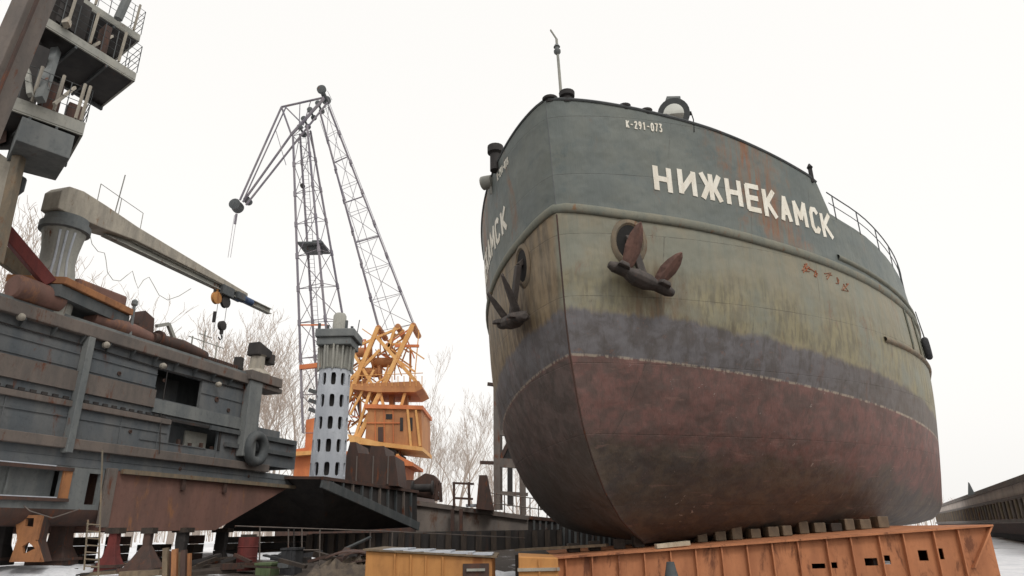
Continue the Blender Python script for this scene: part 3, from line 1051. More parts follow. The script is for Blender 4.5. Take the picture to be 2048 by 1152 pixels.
mb.build('plank_wale', 'grey_steel', vessel)
for z0, z1, m_, o in ((4.62, 4.80, 'taupe', .12), (3.42, 3.72, 'taupe', .2)):
    mb = MB()
    lbox(mb, YA, YB + .9 if z0 < 4 else hB[0] - .1, z0, z1, .003, o)
    mb.build('rub_rail', m_, vessel, bevel=.02)
mb = MB()
for k in range(24):
    Y = 15.5 + k * .33
    lbox(mb, Y, Y + .16, 4.81, 4.9, .05, .11)
lbox(mb, 15.4, 23.4, 4.803, 4.825, .06, .10)
s_ = mb.build('chain', 'black_steel', vessel)
for k in range(17):
    Y = 13.2 + k * .92
    mb = MB()
    mb.hexa([lp(Y, 6.78, .0), lp(Y + .04, 6.78, .0), lp(Y + .04, 6.78, .2), lp(Y, 6.78, .2)], [lp(Y, 6.45, .0), lp(Y + .04, 6.45, .0), lp(Y + .04, 6.74, .2), lp(Y, 6.74, .2)])
    mb.build('rail_bracket', 'grey_dark', vessel)
for z0, a0_, a1_ in ((6.22, YA, hA[0]), (5.78, YA, hA[0]), (4.32, YA, hB[0] - .1), (4.0, 22.4, 25.4), (3.2, YA, 30.8), (6.0, hA[1], YB)):
    mb = MB()
    lbox(mb, a0_, a1_, z0, z0 + .025, .016, .035)
    mb.build('plate_seam', 'blue_grey', vessel)
for Y in (14.4, 16.1, 17.9, 21.6, 23.1, 25.9):
    mb = MB()
    lbox(mb, Y, Y + .03, 3.73, 4.6, .004, .03)
    mb.build('plate_seam', 'blue_grey', vessel)
for Y, z0, r_ in ((17.0, 6.35, .09), (21.2, 5.95, .07), (23.0, 6.1, .06), (25.6, 5.9, .1), (26.3, 5.6, .08), (22.0, 4.2, .06), (24.3, 3.2, .06), (27.9, 3.2, .06)):
    mb = MB()
    mb.lathe(lp(Y, z0, .0), LN, [(r_, 0), (r_, .04), (r_ * .6, .045), (r_ * .55, .02)], 14)
    mb.build('porthole_flange', 'dark_rust', vessel, True)
mb = MB()
mb.tube([lp(14, 6.55, .05), lp(18, 6.5, .05), lp(19.6, 6.52, .05), lp(23, 6.46, .05), lp(27, 6.55, .05)], .022, 5)
mb.tube([lp(23.05, 6.46, .05), lp(23.05, 5.0, .07), lp(23.1, 3.6, .22)], .02, 5)
mb.build('cable_run', 'black_steel', vessel, True)
mb = MB()
lbox(mb, 15.3, 16.3, 4.95, 5.08, .1, .35)
lbox(mb, 15.6, 16.1, 5.1, 5.5, .1, .3)
mb.build('junction_box', 'grey_dark', vessel, bevel=.02)
mb = MB()
lbox(mb, 19.75, 19.97, 3.3, 6.78, .01, .26)
mb.build('side_post', 'grey_steel', vessel, bevel=.02)
mb = MB()
lbox(mb, 27.0, 27.75, 3.9, 6.95, .01, .34)
mb.build('side_post', 'grey_steel', vessel, bevel=.03)
mb = MB()
lbox(mb, 26.9, 28.9, 6.95, 7.35, -.9, .42)
lbox(mb, 27.4, 29.1, 6.75, 6.95, -.6, .3)
mb.build('corner_bracket', 'taupe', vessel, bevel=.03)
# door panel and lintel inside the lower opening
mb = MB()
lbox(mb, hB[0] + (hB[1] - hB[0]) * .5, hB[1] - .12, hB[2], hB[3] - .14, -.5, -.42)
mb.build('door', 'grey_light', vessel)
mb = MB()
lbox(mb, hB[0] - .05, hB[1] + .1, hB[3] - .02, hB[3] + .07, .004, .05)
lbox(mb, hB[1] + .0, hB[1] + .1, hB[2], hB[3] - .03, .004, .05)
mb.build('door_frame', 'black_steel', vessel)
mb = MB()
for k in range(5):
    lbox(mb, hB[0] + .1 + k * .55, hB[0] + .2 + k * .55, hB[2], hB[2] + .16 + .06 * (k % 2), -.3, -.2)
mb.build('pipe_stub', 'dark_rust', vessel)
# stern part beyond the post: two plates and a low deck
mb = MB()
lbox(mb, YB, 29.6, 3.7, 5.2, -4, .02)
lbox(mb, 29.6, 30.9, 3.7, 4.95, -4, -.01)
mb.build('stern_plating', 'blue_grey', vessel)
for z0 in (4.72, 4.2):
    mb = MB()
    lbox(mb, 26.3 if z0 < 4.5 else 25.4, 30.7, z0, z0 + .16, .025, .14)
    mb.build('stern_wale', 'grey_dark', vessel)
# lower band and red raked hull
mb = MB()
lbox(mb, YA, 30.9, 2.95, 3.42, -6, .015)
mb.build('sheer_plate', 'blue_grey', vessel)
mb = MB()
lbox(mb, 21.9, 30.9, 2.86, 3.0, .02, .16)
mb.build('rub_rail', 'ship_wood', vessel)
ys = pl(214, 1000).y
yr = pl(430, 1062).y
mb = MB()
mb.hexa([lp(ys, 1.15, 0), lp(yr, 1.15, 0), lp(30.7, 2.95, 0), lp(ys, 2.95, 0)], [lp(ys, 1.15, -8), lp(yr, 1.15, -8), lp(30.7, 2.95, -8), lp(ys, 2.95, -8)])
mb.build('lower_hull', 'red_rust', vessel)
mb = MB()
lbox(mb, ys - .25, ys + .12, 1.25, 3.0, .01, .12)
mb.build('hull_rib', 'taupe', vessel, bevel=.02)
for px in (362, 446):
    Y = pl(px, 960).y
    mb = MB()
    lbox(mb, Y, Y + .16, 2.5, 2.98, .012, .1)
    mb.build('bracket', 'dark_rust', vessel)
# left half: grey panels in an orange frame, dark slot, rounded bilge
y_p = pl(128, 930).y
y_f = pl(146, 930).y
y_s0, y_s1 = pl(179, 950).y, pl(202, 950).y
mb = MB()
wall(mb, YA, ys - .25, 1.75, 2.95, [(YA, y_p, 2.02, 2.8), (y_s0, y_s1, 1.9, 2.8)])
lbox(mb, YA, ys, 1.5, 2.95, -1.3, -1.2)
mb.build('bilge_plating', 'grey_steel', vessel)
mb = MB()
lbox(mb, YA, y_p - .02, 2.0, 2.85, -.35, -.28)
for k in range(5):
    lbox(mb, 13.4 + k * 1.3, 13.46 + k * 1.3, 2.03, 2.8, -.27, -.2)
mb.build('recess_panel', 'grey_steel', vessel)
mb = MB()
lbox(mb, YA, y_f, 2.8, 2.9, .004, .1)
lbox(mb, YA, y_f, 1.95, 2.04, .004, .12)
mb.build('panel_frame', 'dark_rust', vessel)
mb = MB()
lbox(mb, y_p, y_f, 2.041, 2.799, .004, .06)
mb.build('panel_frame', 'orange_rust', vessel)
mb = MB()
lbox(mb, YA, y_p - .1, 2.04, 2.07, .0, .11)
lbox(mb, YA + 3, y_p - .3, 2.9, 2.93, .0, .1)
sn_ = mb.build('snow_patch', 'white_paint', vessel)
sn_['kind'] = 'stuff'
mb = MB()
rows = []
for Y in (YA, ys):
    rows.append([lp(Y, 1.75 - .45 * sin(q), -.5 + .5 * cos(q) + .004) for q in [pi / 2 * k / 6 for k in range(7)]] + [lp(Y, 1.3, -8)])
mb.rows(rows)
mb.build('bilge_strake', 'dark_rust', vessel, True)
for k, (px, py) in enumerate(((42, 634), (212, 690), (326, 732), (437, 769))):
    c = pl(px, py, .2)
    mb = MB()
    mb.lathe(c, LN, [(.10, -.06), (.11, .04), (.07, .1), (.001, .13)], 12)
    mb.build('scupper_boss', 'cream', vessel, True)
# tyre on the stern corner
tc = pl(512, 897, .34)
ty = thing('tyre_fender', 'grey tyre hung on the stern corner of the grey vessel, under its end post', 'tyre', tc)
mb = MB()
mb.torus(tc, LN, .52, .2, 28, 10)
mb.build('tyre', 'grey_dark', ty, True)
mb = MB()
mb.tube([tc + V((0, 0, .55)), tc + V((0, 0, 1.6)) - LN * .1], .03, 5)
mb.build('rope', 'grey_dark', ty)
# hull side ladder of thin lines
# ------------------------------------------------------------------ deck gear on the vessel
dz = 7.17
def dk(px, py, z, off=0):
    return atz(px, py, z) 
# pedestal crane with long beam
pc = V((-13.95, 18.9, 0))
pcr = thing('pedestal_crane', 'deck crane with long cream beam on a pale flared pedestal on the grey vessel', 'crane', (pc.x, pc.y, dz))
mb = MB()
NS = 40
rows = []
for r_, h in ((.62, 7.06), (.64, 7.4), (.68, 7.9), (.54, 8.5), (.47, 8.9), (.49, 9.3), (.56, 9.75), (.60, 9.9)):
    rows.append([pc + V((cos(2 * pi * k / NS) * r_ * (1 - .05 * (k % 5 == 0)), sin(2 * pi * k / NS) * r_ * (1 - .05 * (k % 5 == 0)), h)) for k in range(NS)])
mb.rows(rows, True)
mb.build('pedestal', 'grey_light', pcr, True)
mb = MB()
mb.lathe(pc + V((0, 0, 9.9)), (0, 0, 1), [(.62, 0), (.70, .03), (.70, .24), (.60, .26), (.60, .48)], 32)
mb.build('slewing_ring', 'grey_steel', pcr, True)
for q in (-.2, .12, .5):
    mb = MB()
    dr = (V((0, 0, 0)) - pc).normalized()
    a = atan2(dr.y, dr.x) + q
    mb.tube([pc + V((cos(a) * r_, sin(a) * r_, h)) for r_, h in ((.685, 7.9), (.545, 8.5), (.475, 8.9), (.495, 9.3), (.575, 9.8))], .035, 6)
    mb.build('pedestal_rib', 'white_paint', pcr, True)
jd = V((.262, .965, 0)).normalized()
jn = V((jd.y, -jd.x, 0))
jo = pc + V((0, 0, 10.4))
def jb(t, o, z):
    return jo + jd * t + jn * o + V((0, 0, z))
mb = MB()
prof = [(-.66, .02, .62, .34), (-.46, .0, .86, .38), (0, .0, .92, .42), (.9, .04, .86, .4), (2.4, .26, .78, .26), (8.8, .31, .47, .14)]
rows = [[jb(t, o, z0), jb(t, -o, z0), jb(t, -o, z1), jb(t, o, z1)] for t, z0, z1, o in prof]
mb.rows(rows, True)
mb.build('boom', 'cream', pcr, bevel=.03)
mb = MB()
mb.hexa([jb(1.4, -.14, .02), jb(10.6, -.12, .08), jb(10.6, .12, .08), jb(1.4, .14, .02)], [jb(1.4, -.14, .05), jb(10.6, -.12, .11), jb(10.6, .12, .11), jb(1.4, .14, .05)])
mb.hexa([jb(1.4, -.02, .05), jb(10.6, -.02, .11), jb(10.6, .02, .11), jb(1.4, .02, .05)], [jb(1.4, -.02, .26), jb(10.6, -.02, .3), jb(10.6, .02, .3), jb(1.4, .02, .26)])
mb.hexa([jb(2.4, -.14, .23), jb(10.6, -.12, .3), jb(10.6, .12, .3), jb(2.4, .14, .23)], [jb(2.4, -.14, .25), jb(10.6, -.12, .33), jb(10.6, .12, .33), jb(2.4, .14, .25)])
mb.build('trolley_beam', 'grey_light', pcr)
tr = 7.75
mb = MB()
mb.box(jb(tr - .3, 0, .1), (.5, .7, .42), (jn, jd, V((0, 0, 1))))
mb.box(jb(tr + .55, .05, .16), (.4, .5, .32), (jn, jd, V((0, 0, 1))))
trl = mb.build('hoist_trolley', 'grey_dark', pcr, bevel=.03)
mb = MB()
mb.lathe(jb(tr + .35, .05, .18), jd, [(.16, 0), (.2, .05), (.2, .5), (.15, .6), (.15, 1.1), (.1, 1.15)], 14)
mb.build('motor', 'blue_paint', trl, True)
for dt, c_ in ((-.75, 'yellow_paint'), (-.2, 'black_steel')):
    mb = MB()
    p = jb(tr + dt, .05, -.32)
    mb.lathe(p - jn * .08, jn, [(.16, 0), (.26, .02), (.22, .08), (.26, .14), (.16, .16)], 16)
    mb.bar(p, p + V((0, 0, .45)), .06, .06)
    mb.build('sheave', c_, trl, True)
mb = MB()
for dt, zb in ((-.72, -1.45), (-.18, -1.75)):
    p = jb(tr + dt, .05, -.3)
    mb.tube([p + jd * .1, p + V((0, 0, zb)) + jd * .1], .012, 4)
mb.build('hoist_rope', 'grey_dark', pcr)
mb = MB()
p = jb(tr - .2, .05, -1.35)
mb.lathe(p - jn * .1, jn, [(.1, 0), (.2, .03), (.2, .17), (.1, .2)], 14)
mb.bar(p, p - V((0, 0, .35)), .1, .1)
mb.tube([p - V((0, 0, .35)), p - V((0, 0, .5)) + jd * .1, p - V((0, 0, .6)), p - V((0, 0, .52)) - jd * .12], .03, 6)
mb.build('hook_block', 'black_steel', pcr, True)
mb = MB()
mb.bar(jb(tr - .72, .05, -.9), jb(tr - .72, .05, -1.35), .08, .1)
mb.build('chain_hook', 'black_steel', pcr)
mb = MB()
loops = [(180, 470), (184, 488), (196, 503), (209, 506), (212, 520), (215, 545), (226, 560), (240, 562), (252, 552), (265, 542), (270, 560), (276, 577), (287, 560), (298, 554), (306, 568), (318, 590), (335, 600), (358, 592), (382, 577)]
mb.tube([at(px, py, 19.3 + .0145 * (px - 180)) for px, py in loops], .011, 5)
mb.build('festoon_cable', 'grey_light', pcr, True)
mb = MB()
for t, h in ((1.0, .9), (2.9, .7), (1.9, .8)):
    mb.tube([jb(t, -.15, .9), jb(t, -.15, .9 + h)], .014, 5)
mb.tube([jb(1.0, -.15, 1.8), jb(1.9, -.15, 1.7), jb(2.9, -.15, 1.6)], .012, 5)
mb.tube([jb(1.75, -.15, 1.0), jb(1.85, -.15, 2.6)], .02, 5)
mb.build('beam_handrail', 'grey_light', pcr)
# platform under the crane
plf = thing('gear_platform', 'rusty orange-edged platform with a red tank standing on the vessel rail below the crane pedestal', 'platform', (-13.4, 19, dz))
z = 7.95
P = [atz(95, 560, z), atz(238, 610, z), atz(205, 622, z - .0), atz(118, 597, z)]
P = [V((-14.6, 17.9, z)), V((-14.6, 21.6, z)), V((-12.75, 21.3, z)), V((-13.05, 18.2, z))]
mb = MB()
mb.prism(P, (0, 0, .22))
mb.build('floor_plate', 'orange_rust', plf, bevel=.02)
mb = MB()
mb.prism([p * 1.0 + V((-.1 if i > 1 else .1, 0, -.02)) for i, p in enumerate(P)], (0, 0, -.35))
mb.build('underframe', 'grey_dark', plf)
mb = MB()
mb.box((-13.55, 20.3, z + .42), (.8, 1.9, .4), (V((.96, -.28, 0)), V((.28, .96, 0)), V((0, 0, 1))))
mb.build('locker', 'red_rust', plf, bevel=.08)
mb = MB()
mb.tube([V((-12.8, 21.35, 8.4)), V((-12.75, 21.35, 7.2))], .05, 6)
mb.lathe(V((-12.8, 21.35, 8.3)), (0, 0, 1), [(.05, 0), (.1, .05), (.1, .18), (.04, .24)], 10)
mb.build('corner_post', 'grey_steel', plf)
mb = MB()
for a, b in ((18.6, 7.25), (20.9, 7.25)):
    mb.bar(lp(a, 7.17, -.3), lp(a, z - .36, -.3), .3, .3)
mb.build('leg', 'grey_dark', plf)
tk = MB()
c0, c1 = atz(68, 590, 7.55), atz(128, 610, 7.55)
c0, c1 = lp(17.35, 7.58, .05), lp(18.75, 7.58, .05)
dd = (c1 - c0).normalized()
tk.lathe(c0, dd, [(.05, -.02), (.3, 0), (.36, .06), (.36, (c1 - c0).length - .06), (.3, (c1 - c0).length), (.05, (c1 - c0).length + .02)], 20)
tag(tk.build('rusty_drum', 'red_rust', None, True), 'short fat rusty drum lying on the vessel rail left of the crane pedestal', 'drum')
# pipes and scrap on the rail
pm = MB()
pm.tube([lp(20.0, 7.52, -.2), lp(21.6, 7.5, -.2), lp(22.6, 7.42, -.2)], [.28, .26, .2], 12)
tag(pm.build('deck_pipe', 'red_rust', None, True), 'rusty red pipe lying along the vessel rail beneath the platform', 'pipe')
pm = MB()
pm.tube([lp(22.3, 7.45, -.1), lp(23.6, 7.5, -.1), lp(24.8, 7.42, -.1)], [.22, .26, .2], 12)
pm.lathe(lp(22.5, 7.5, -.1), LD, [(.3, 0), (.3, .14)], 14)
tag(pm.build('deck_pipe', 'dark_rust', None, True), 'brown flanged pipe on the vessel rail under the pointed steel plate', 'pipe')
sc_ = MB()
a = [pl(p, q, -.1) for p, q in ((275, 662), (279, 645), (291, 621), (309, 637), (307, 668))]
sc_.prism(a, LN * -.5)
tag(sc_.build('steel_plate', 'dark_rust'), 'dark pointed steel offcut standing on the vessel rail', 'plate')
sc_ = MB()
for p, q in (((313, 652), (336, 648)), ((336, 647), (362, 714))):
    sc_.bar(pl(p[0], p[1], -.05), pl(q[0], q[1], -.05), .12, .12)
tag(sc_.build('bent_bar', 'grey_light'), 'bent pale steel bar leaning on the vessel rail right of the pointed plate', 'bar')
sc_ = MB()
for k in range(26):
    Y = 24.3 + k * .11
    lbox(sc_, Y, Y + .06, 7.28, 7.52, -.5, -.2)
lbox(sc_, 24.2, 27.2, 7.3, 7.36, -.45, -.25)
tag(sc_.build('grating', 'dark_rust'), 'ribbed rusty grating lying along the far end of the vessel rail', 'grating')
sc_ = MB()
for Y, h in ((24.7, 1.0), (25.3, 1.4), (26.0, 1.1)):
    sc_.tube([lp(Y, 7.26, -.7), lp(Y, 7.26 + h, -.7)], .03, 5)
sc_.tube([lp(24.5, 8.2, -.7), lp(26.4, 8.2, -.7)], .02, 5)
sc_.tube([lp(25.0, 8.45, -.7), lp(25.7, 8.45, -.7)], .02, 5)
tag(sc_.build('pipe_rail', 'grey_light'), 'thin pale pipe frame behind the grating on the vessel deck', 'railing')
bo = thing('bollard', 'stout dark mooring bollard on the stern corner bracket of the grey vessel', 'bollard', lp(28.0, 7.36, -.2))
mb = MB()
b_ = lp(27.9, 7.36, -.2)
mb.lathe(b_, (0, 0, 1), [(.62, 0), (.55, .1), (.32, .25), (.30, .8), (.36, .85)], 18)
mb.build('stem', 'cream', bo, True)
mb = MB()
mb.hexa([b_ + LD * x_ + LN * y_ + V((0, 0, .8)) for x_, y_ in ((-.4, -.3), (.5, -.3), (.5, .3), (-.4, .3))], [b_ + LD * x_ + LN * y_ + V((0, 0, z_)) for x_, y_, z_ in ((-.35, -.3, 1.4), (.6, -.3, 1.15), (.6, .3, 1.15), (-.35, .3, 1.4))])
mb.hexa([b_ + LD * x_ + LN * y_ + V((0, 0, .62)) for x_, y_ in ((.5, -.2), (.95, -.2), (.95, .2), (.5, .2))], [b_ + LD * x_ + LN * y_ + V((0, 0, 1.1)) for x_, y_ in ((.5, -.2), (.95, -.2), (.95, .2), (.5, .2))])
mb.build('head', 'black_steel', bo, bevel=.06)
mb = MB()
mb.box(lp(26.9, 7.65, -.3), (.3, .3, .5))
tag(mb.build('winch_box', 'black_steel'), 'small black box on deck just left of the stern bollard', 'box')

# ------------------------------------------------------------------ multi-storey steel tower at the far left
tw = thing('dredger_tower', 'tall grey steel tower with stacked railed platforms leaning over the upper left corner', 'tower', (-14.5, 17, 7))
def plat(poly, z, h, name='platform', m_='grey_steel'):
    mb = MB()
    mb.prism([V((p[0], p[1], z)) for p in poly], (0, 0, h))
    o = mb.build(name, m_, tw, bevel=.015)
    return o
def zpt(px, py, z):
    p = atz(px, py, z)
    return (p.x, p.y)
z1, z2, z3 = 11.6, 14.9, 18.0
def railing(a, b, z, n=6, h=1.05, name='railing'):
    mb = MB()
    a, b = V((a[0], a[1], z)), V((b[0], b[1], z))
    for hh in (.3, .55, .8, h):
        mb.tube([a + V((0, 0, hh)), b + V((0, 0, hh))], .011, 4)
    for k in range(n + 1):
        q = lerp(a, b, k / n)
        mb.tube([q, q + V((0, 0, h))], .016, 4)
    return mb.build(name, 'grey_dark', tw)
def deck(fl, fr, br, bl, z, h, rails=True):
    """front-left, front-right, back-right, back-left underside corners in plan"""
    o = plat([fl, fr, br, bl], z, .05, 'deck_plate', 'black_steel')
    mb = MB()
    for a, b in ((fl, fr), (fr, br)):
        a, b = V((*a, z - .02)), V((*b, z - .02))
        d = (b - a).normalized()
        nn = V((d.y, -d.x, 0))
        mb.hexa([a, b, b - nn * .06, a - nn * .06], [p + V((0, 0, h)) for p in (a, b, b - nn * .06, a - nn * .06)])
    mb.build('fascia', 'grey_light', tw)
    mb = MB()
    for k in (1, 2):
        p, q = lerp(V((*fl, z - .07)), V((*fr, z - .07)), k / 3), lerp(V((*bl, z - .07)), V((*br, z - .07)), k / 3)
        mb.bar(p, q, .06, .1)
    mb.bar(lerp(V((*fl, z - .07)), V((*bl, z - .07)), .93), lerp(V((*fr, z - .07)), V((*br, z - .07)), .93), .08, .12)
    mb.build('floor_beam', 'grey_dark', tw)
    if rails:
        railing(fl, fr, z + h, 7)
        railing(fr, br, z + h, 3)
# lower platform
l_fl, l_fr, l_br, l_bl = zpt(5, 212, z1), zpt(166, 270, z1), zpt(132, 330, z1), zpt(-60, 262, z1)
deck(l_fl, l_fr, l_br, l_bl, z1, .42)
m_fl, m_fr, m_br, m_bl = zpt(88, 50, z2), zpt(270, 162, z2), zpt(200, 218, z2), zpt(20, 110, z2)
deck(m_fl, m_fr, m_br, m_bl, z2, .32)
t_fl, t_fr, t_br, t_bl = zpt(120, -22, z3), zpt(279, 82, z3), zpt(226, 126, z3), zpt(70, 30, z3)
deck(t_fl, t_fr, t_br, t_bl, z3, .28)
# posts and braces between the platforms
mb = MB()
def post(a, za, b, zb, w_=.28, m_='grey_light', name='post'):
    mb = MB()
    mb.bar(V((*a, za)), V((*b, zb)), w_, w_, (1, 0, 0))
    return mb.build(name, m_, tw)
lm = lambda a, b, t: tuple(V(a).lerp(V(b), t))
post(zpt(80, 200, z1 + .4), z1 + .4, zpt(112, 100, z2 - .1), z2 - .1, .2, 'grey_steel')
post(zpt(60, 190, z1 + .4), z1 + .4, zpt(50, 90, z2 - .1), z2 - .1, .12)
post(zpt(132, 50, z2 + .3), z2 + .3, zpt(152, -15, z3), z3, .18, 'cream')
post(zpt(108, 208, z1 + .4), z1 + .4, zpt(150, 175, z1 + 1.8), z1 + 1.8, .07, 'cream', 'brace')
def backwall(fl, fr, br, bl, z, t0, t1, u, h, m_='black_steel'):
    a0, a1 = lerp(V((*fl, z)), V((*fr, z)), t0), lerp(V((*fl, z)), V((*fr, z)), t1)
    b0, b1 = lerp(V((*bl, z)), V((*br, z)), t0), lerp(V((*bl, z)), V((*br, z)), t1)
    p, q = lerp(a0, b0, u), lerp(a1, b1, u)
    mb = MB()
    mb.hexa([p, q, q + (b1 - a1) * .2, p + (b0 - a0) * .2], [x + V((0, 0, h)) for x in (p, q, q + (b1 - a1) * .2, p + (b0 - a0) * .2)])
    return mb.build('machinery_box', m_, tw, bevel=.02)
backwall(l_fl, l_fr, l_br, l_bl, z1 + .42, -.1, .42, .3, 2.2)
backwall(l_fl, l_fr, l_br, l_bl, z1 + .42, .5, .72, .5, 1.5, 'dark_rust')
backwall(l_fl, l_fr, l_br, l_bl, z1 + .42, .8, .97, .4, .95, 'dark_rust')
backwall(m_fl, m_fr, m_br, m_bl, z2 + .32, -.1, .5, .4, 2.0)
backwall(m_fl, m_fr, m_br, m_bl, z2 + .32, .62, .7, .2, 1.4, 'dark_rust')
backwall(t_fl, t_fr, t_br, t_bl, z3 + .28, -.1, .4, .3, 2.0)
for (fl, fr, zz_, ts) in ((l_fl, l_fr, z1 + .42, (.3, .58, .86, .93)), (m_fl, m_fr, z2 + .32, (.2, .45, .78)), (t_fl, t_fr, z3 + .28, (.4, .9))):
    for t in ts:
        q = lerp(V((*fl, zz_)), V((*fr, zz_)), t)
        mb = MB()
        mb.bar(q, q + V((.05, 0, 1.15)), .06, .06, (1, 0, 0))
        mb.build('stanchion', 'cream', tw)
post(zpt(180, 95, z2 + .3), z2 + .3, zpt(225, 72, z2 + 2.0), z2 + 2.0, .07, 'cream', 'brace')
mb = MB()
mb.hexa([V((*zpt(150, 72, z2 + .3), z2 + .4)), V((*zpt(110, 45, z2 + .3), z2 + .4)), V((*zpt(112, 60, z2 + .3), z2 + .4)), V((*zpt(140, 85, z2 + .3), z2 + .4))],
        [V((*zpt(150, 72, z2 + .3), z3)), V((*zpt(110, 45, z2 + .3), z3)), V((*zpt(112, 60, z2 + .3), z3)), V((*zpt(140, 85, z2 + .3), z3))])
mb.build('back_wall', 'black_steel', tw)
# engine house hung below the middle and lower platforms
def hung(pts, z0, z1_, m_, name):
    mb = MB()
    mb.hexa([V((*zpt(px, py, z1_), z0)) for px, py in pts], [V((*zpt(px, py, z1_), z1_)) for px, py in pts])
    return mb.build(name, m_, tw, bevel=.02)
hung(((45, 232), (150, 272), (122, 318), (20, 290)), z1 - .85, z1 - .12, 'grey_steel', 'control_cabin')
hung(((20, 90), (66, 66), (96, 100), (60, 140)), z2 - 2.6, z2 - .12, 'black_steel', 'machinery_housing')
# big raking post in front and the rusty pier below
mb = MB()
A0, A1 = at(-15, 200, 12.6), at(82, -30, 12.9)
mb.bar(A0 - (A1 - A0) * 1.0, A1 + (A1 - A0) * .5, .72, .4, (1, 0, 0))
mb.build('raking_post', 'taupe', tw, bevel=.02)
for o in (-.24, 0.05, .3):
    mb = MB()
    x_ = (A1 - A0).normalized().cross(V((1, 0, 0))).normalized()
    mb.bar(A0 - (A1 - A0) + V((o, -.24, 0)), A1 + (A1 - A0) * .5 + V((o, -.24, 0)), .06, .06, (1, 0, 0))
    mb.build('cable_tray', 'dark_rust', tw)
B0_, B1_ = at(8, 450, 15.6), at(52, 255, 15.9)
mb = MB()
mb.bar(B0_ - (B1_ - B0_) * .35, B1_, .24, .24, (1, 0, 0))
mb.build('corner_pier', 'ship_wood', tw, bevel=.02)
mb = MB()
mb.hexa([at(-30, 470, 16), at(6, 440, 16), at(6, 440, 18), at(-30, 470, 18)], [at(-10, 300, 16), at(34, 330, 16), at(34, 330, 18), at(-10, 300, 18)])
mb.build('stair_wall', 'cream', tw)
mb = MB()
mb.hexa([at(-20, 300, 15.9), at(30, 300, 15.9), at(30, 300, 17), at(-20, 300, 17)], [at(-10, 215, 15.9), at(48, 240, 15.9), at(48, 240, 17), at(-10, 215, 17)])
mb.build('dark_cabin', 'black_steel', tw)
mb = MB()
mb.hexa([at(-8, 290, 15.8), at(12, 283, 15.8), at(12, 283, 15.86), at(-8, 290, 15.86)], [at(-8, 243, 15.8), at(14, 258, 15.8), at(14, 258, 15.86), at(-8, 243, 15.86)])
mb.build('rusty_shutter', 'dark_rust', tw)
mb = MB()
c = at(36, 372, 16.6)
mb.tube([at(32, 352, 16.6), at(44, 360, 16.6), at(40, 380, 16.6), at(28, 392, 16.6), at(18, 420, 16.6)], [.1, .12, .1, .07, .06], 8)
mb.build('lamp_bracket', 'grey_dark', tw, True)
# mast on the top platform
mb = MB()
mb.tube([at(236, 38, 18.6), at(262, -20, 18.6)], .14, 8)
mb.build('mast', 'grey_steel', tw, True)
# red raking strut and grey walkway beam near the crane foot
mb = MB()
mb.bar(at(2, 452, 17.2), at(100, 568, 18.2), .34, .34)
tag(mb.build('raking_strut', 'red_paint', None, bevel=.02), 'red sloping steel strut running down to the foot of the crane pedestal', 'strut')
mb = MB()
mb.bar(at(-30, 486, 18.5), at(70, 556, 19.6), .3, .5)
tag(mb.build('walkway_beam', 'ship_wood', None, bevel=.02), 'weathered grey beam crossing behind the red strut at the left edge', 'beam')

# ------------------------------------------------------------------ far yellow floating crane
CY = 52.0
cr = thing('lattice_crane', 'tall far crane with yellow machinery, grey lattice mast and bent jib against the sky', 'crane', (at(720, 950, CY).x, CY, 0))
def two(px, py, d=0.9):
    return at(px, py, CY - d), at(px, py, CY + d)
# mast: four legs
leg_px = [((606, 866), (586, 272), -1.2), ((664, 760), (615, 250), -1.2), ((712, 690), (621, 262), 1.4), ((640, 866), (600, 268), 1.4)]
legs = [(at(*a, CY + d), at(*b, CY + d)) for a, b, d in leg_px]
legs[1] = (at(672, 866, CY - 1.2), at(614, 250, CY - 1.2))
legs[2] = (at(726, 866, CY + 1.4), at(621, 262, CY + 1.4))
for l_ in legs:
    mb = MB()
    mb.tube([l_[0], l_[1]], .10, 6)
    for k in range(1, 9):
        p = lerp(*l_, k / 9)
        d = (l_[1] - l_[0]).normalized()
        mb.tube([p - d * .25, p + d * .25], .14, 6)
    mb.build('mast_leg', 'lattice', cr)
mb = MB()
lattice(mb, legs, 9, .032)
mb.build('mast_bracing', 'lattice', cr)
mb = MB()
lad = (at(645, 866, CY), at(606, 270, CY))
for o in (-.25, .25):
    mb.tube([lad[0] + V((o, 0, 0)), lad[1] + V((o, 0, 0))], .025, 4)
for k in range(70):
    p = lerp(*lad, k / 70)
    mb.tube([p - V((.25, 0, 0)), p + V((.25, 0, 0))], .014, 4)
mb.build('ladder', 'lattice', cr)
mb = MB()
p = at(628, 496, CY)
mb.box(p, (2.1, 2.4, .16))
mb.box(p + V((.3, 0, .3)), (.8, .8, .5))
mb.box(p + V((.1, 0, -.25)), (1.0, 1.2, .3))
mb.build('mast_platform', 'grey_dark', cr)
mb = MB()
mb.lathe(at(604, 370, CY), (0, 1, 0), [(.05, 0), (.2, .02), (.2, .3), (.05, .32)], 12)
mb.build('mast_lamp', 'black_steel', cr)
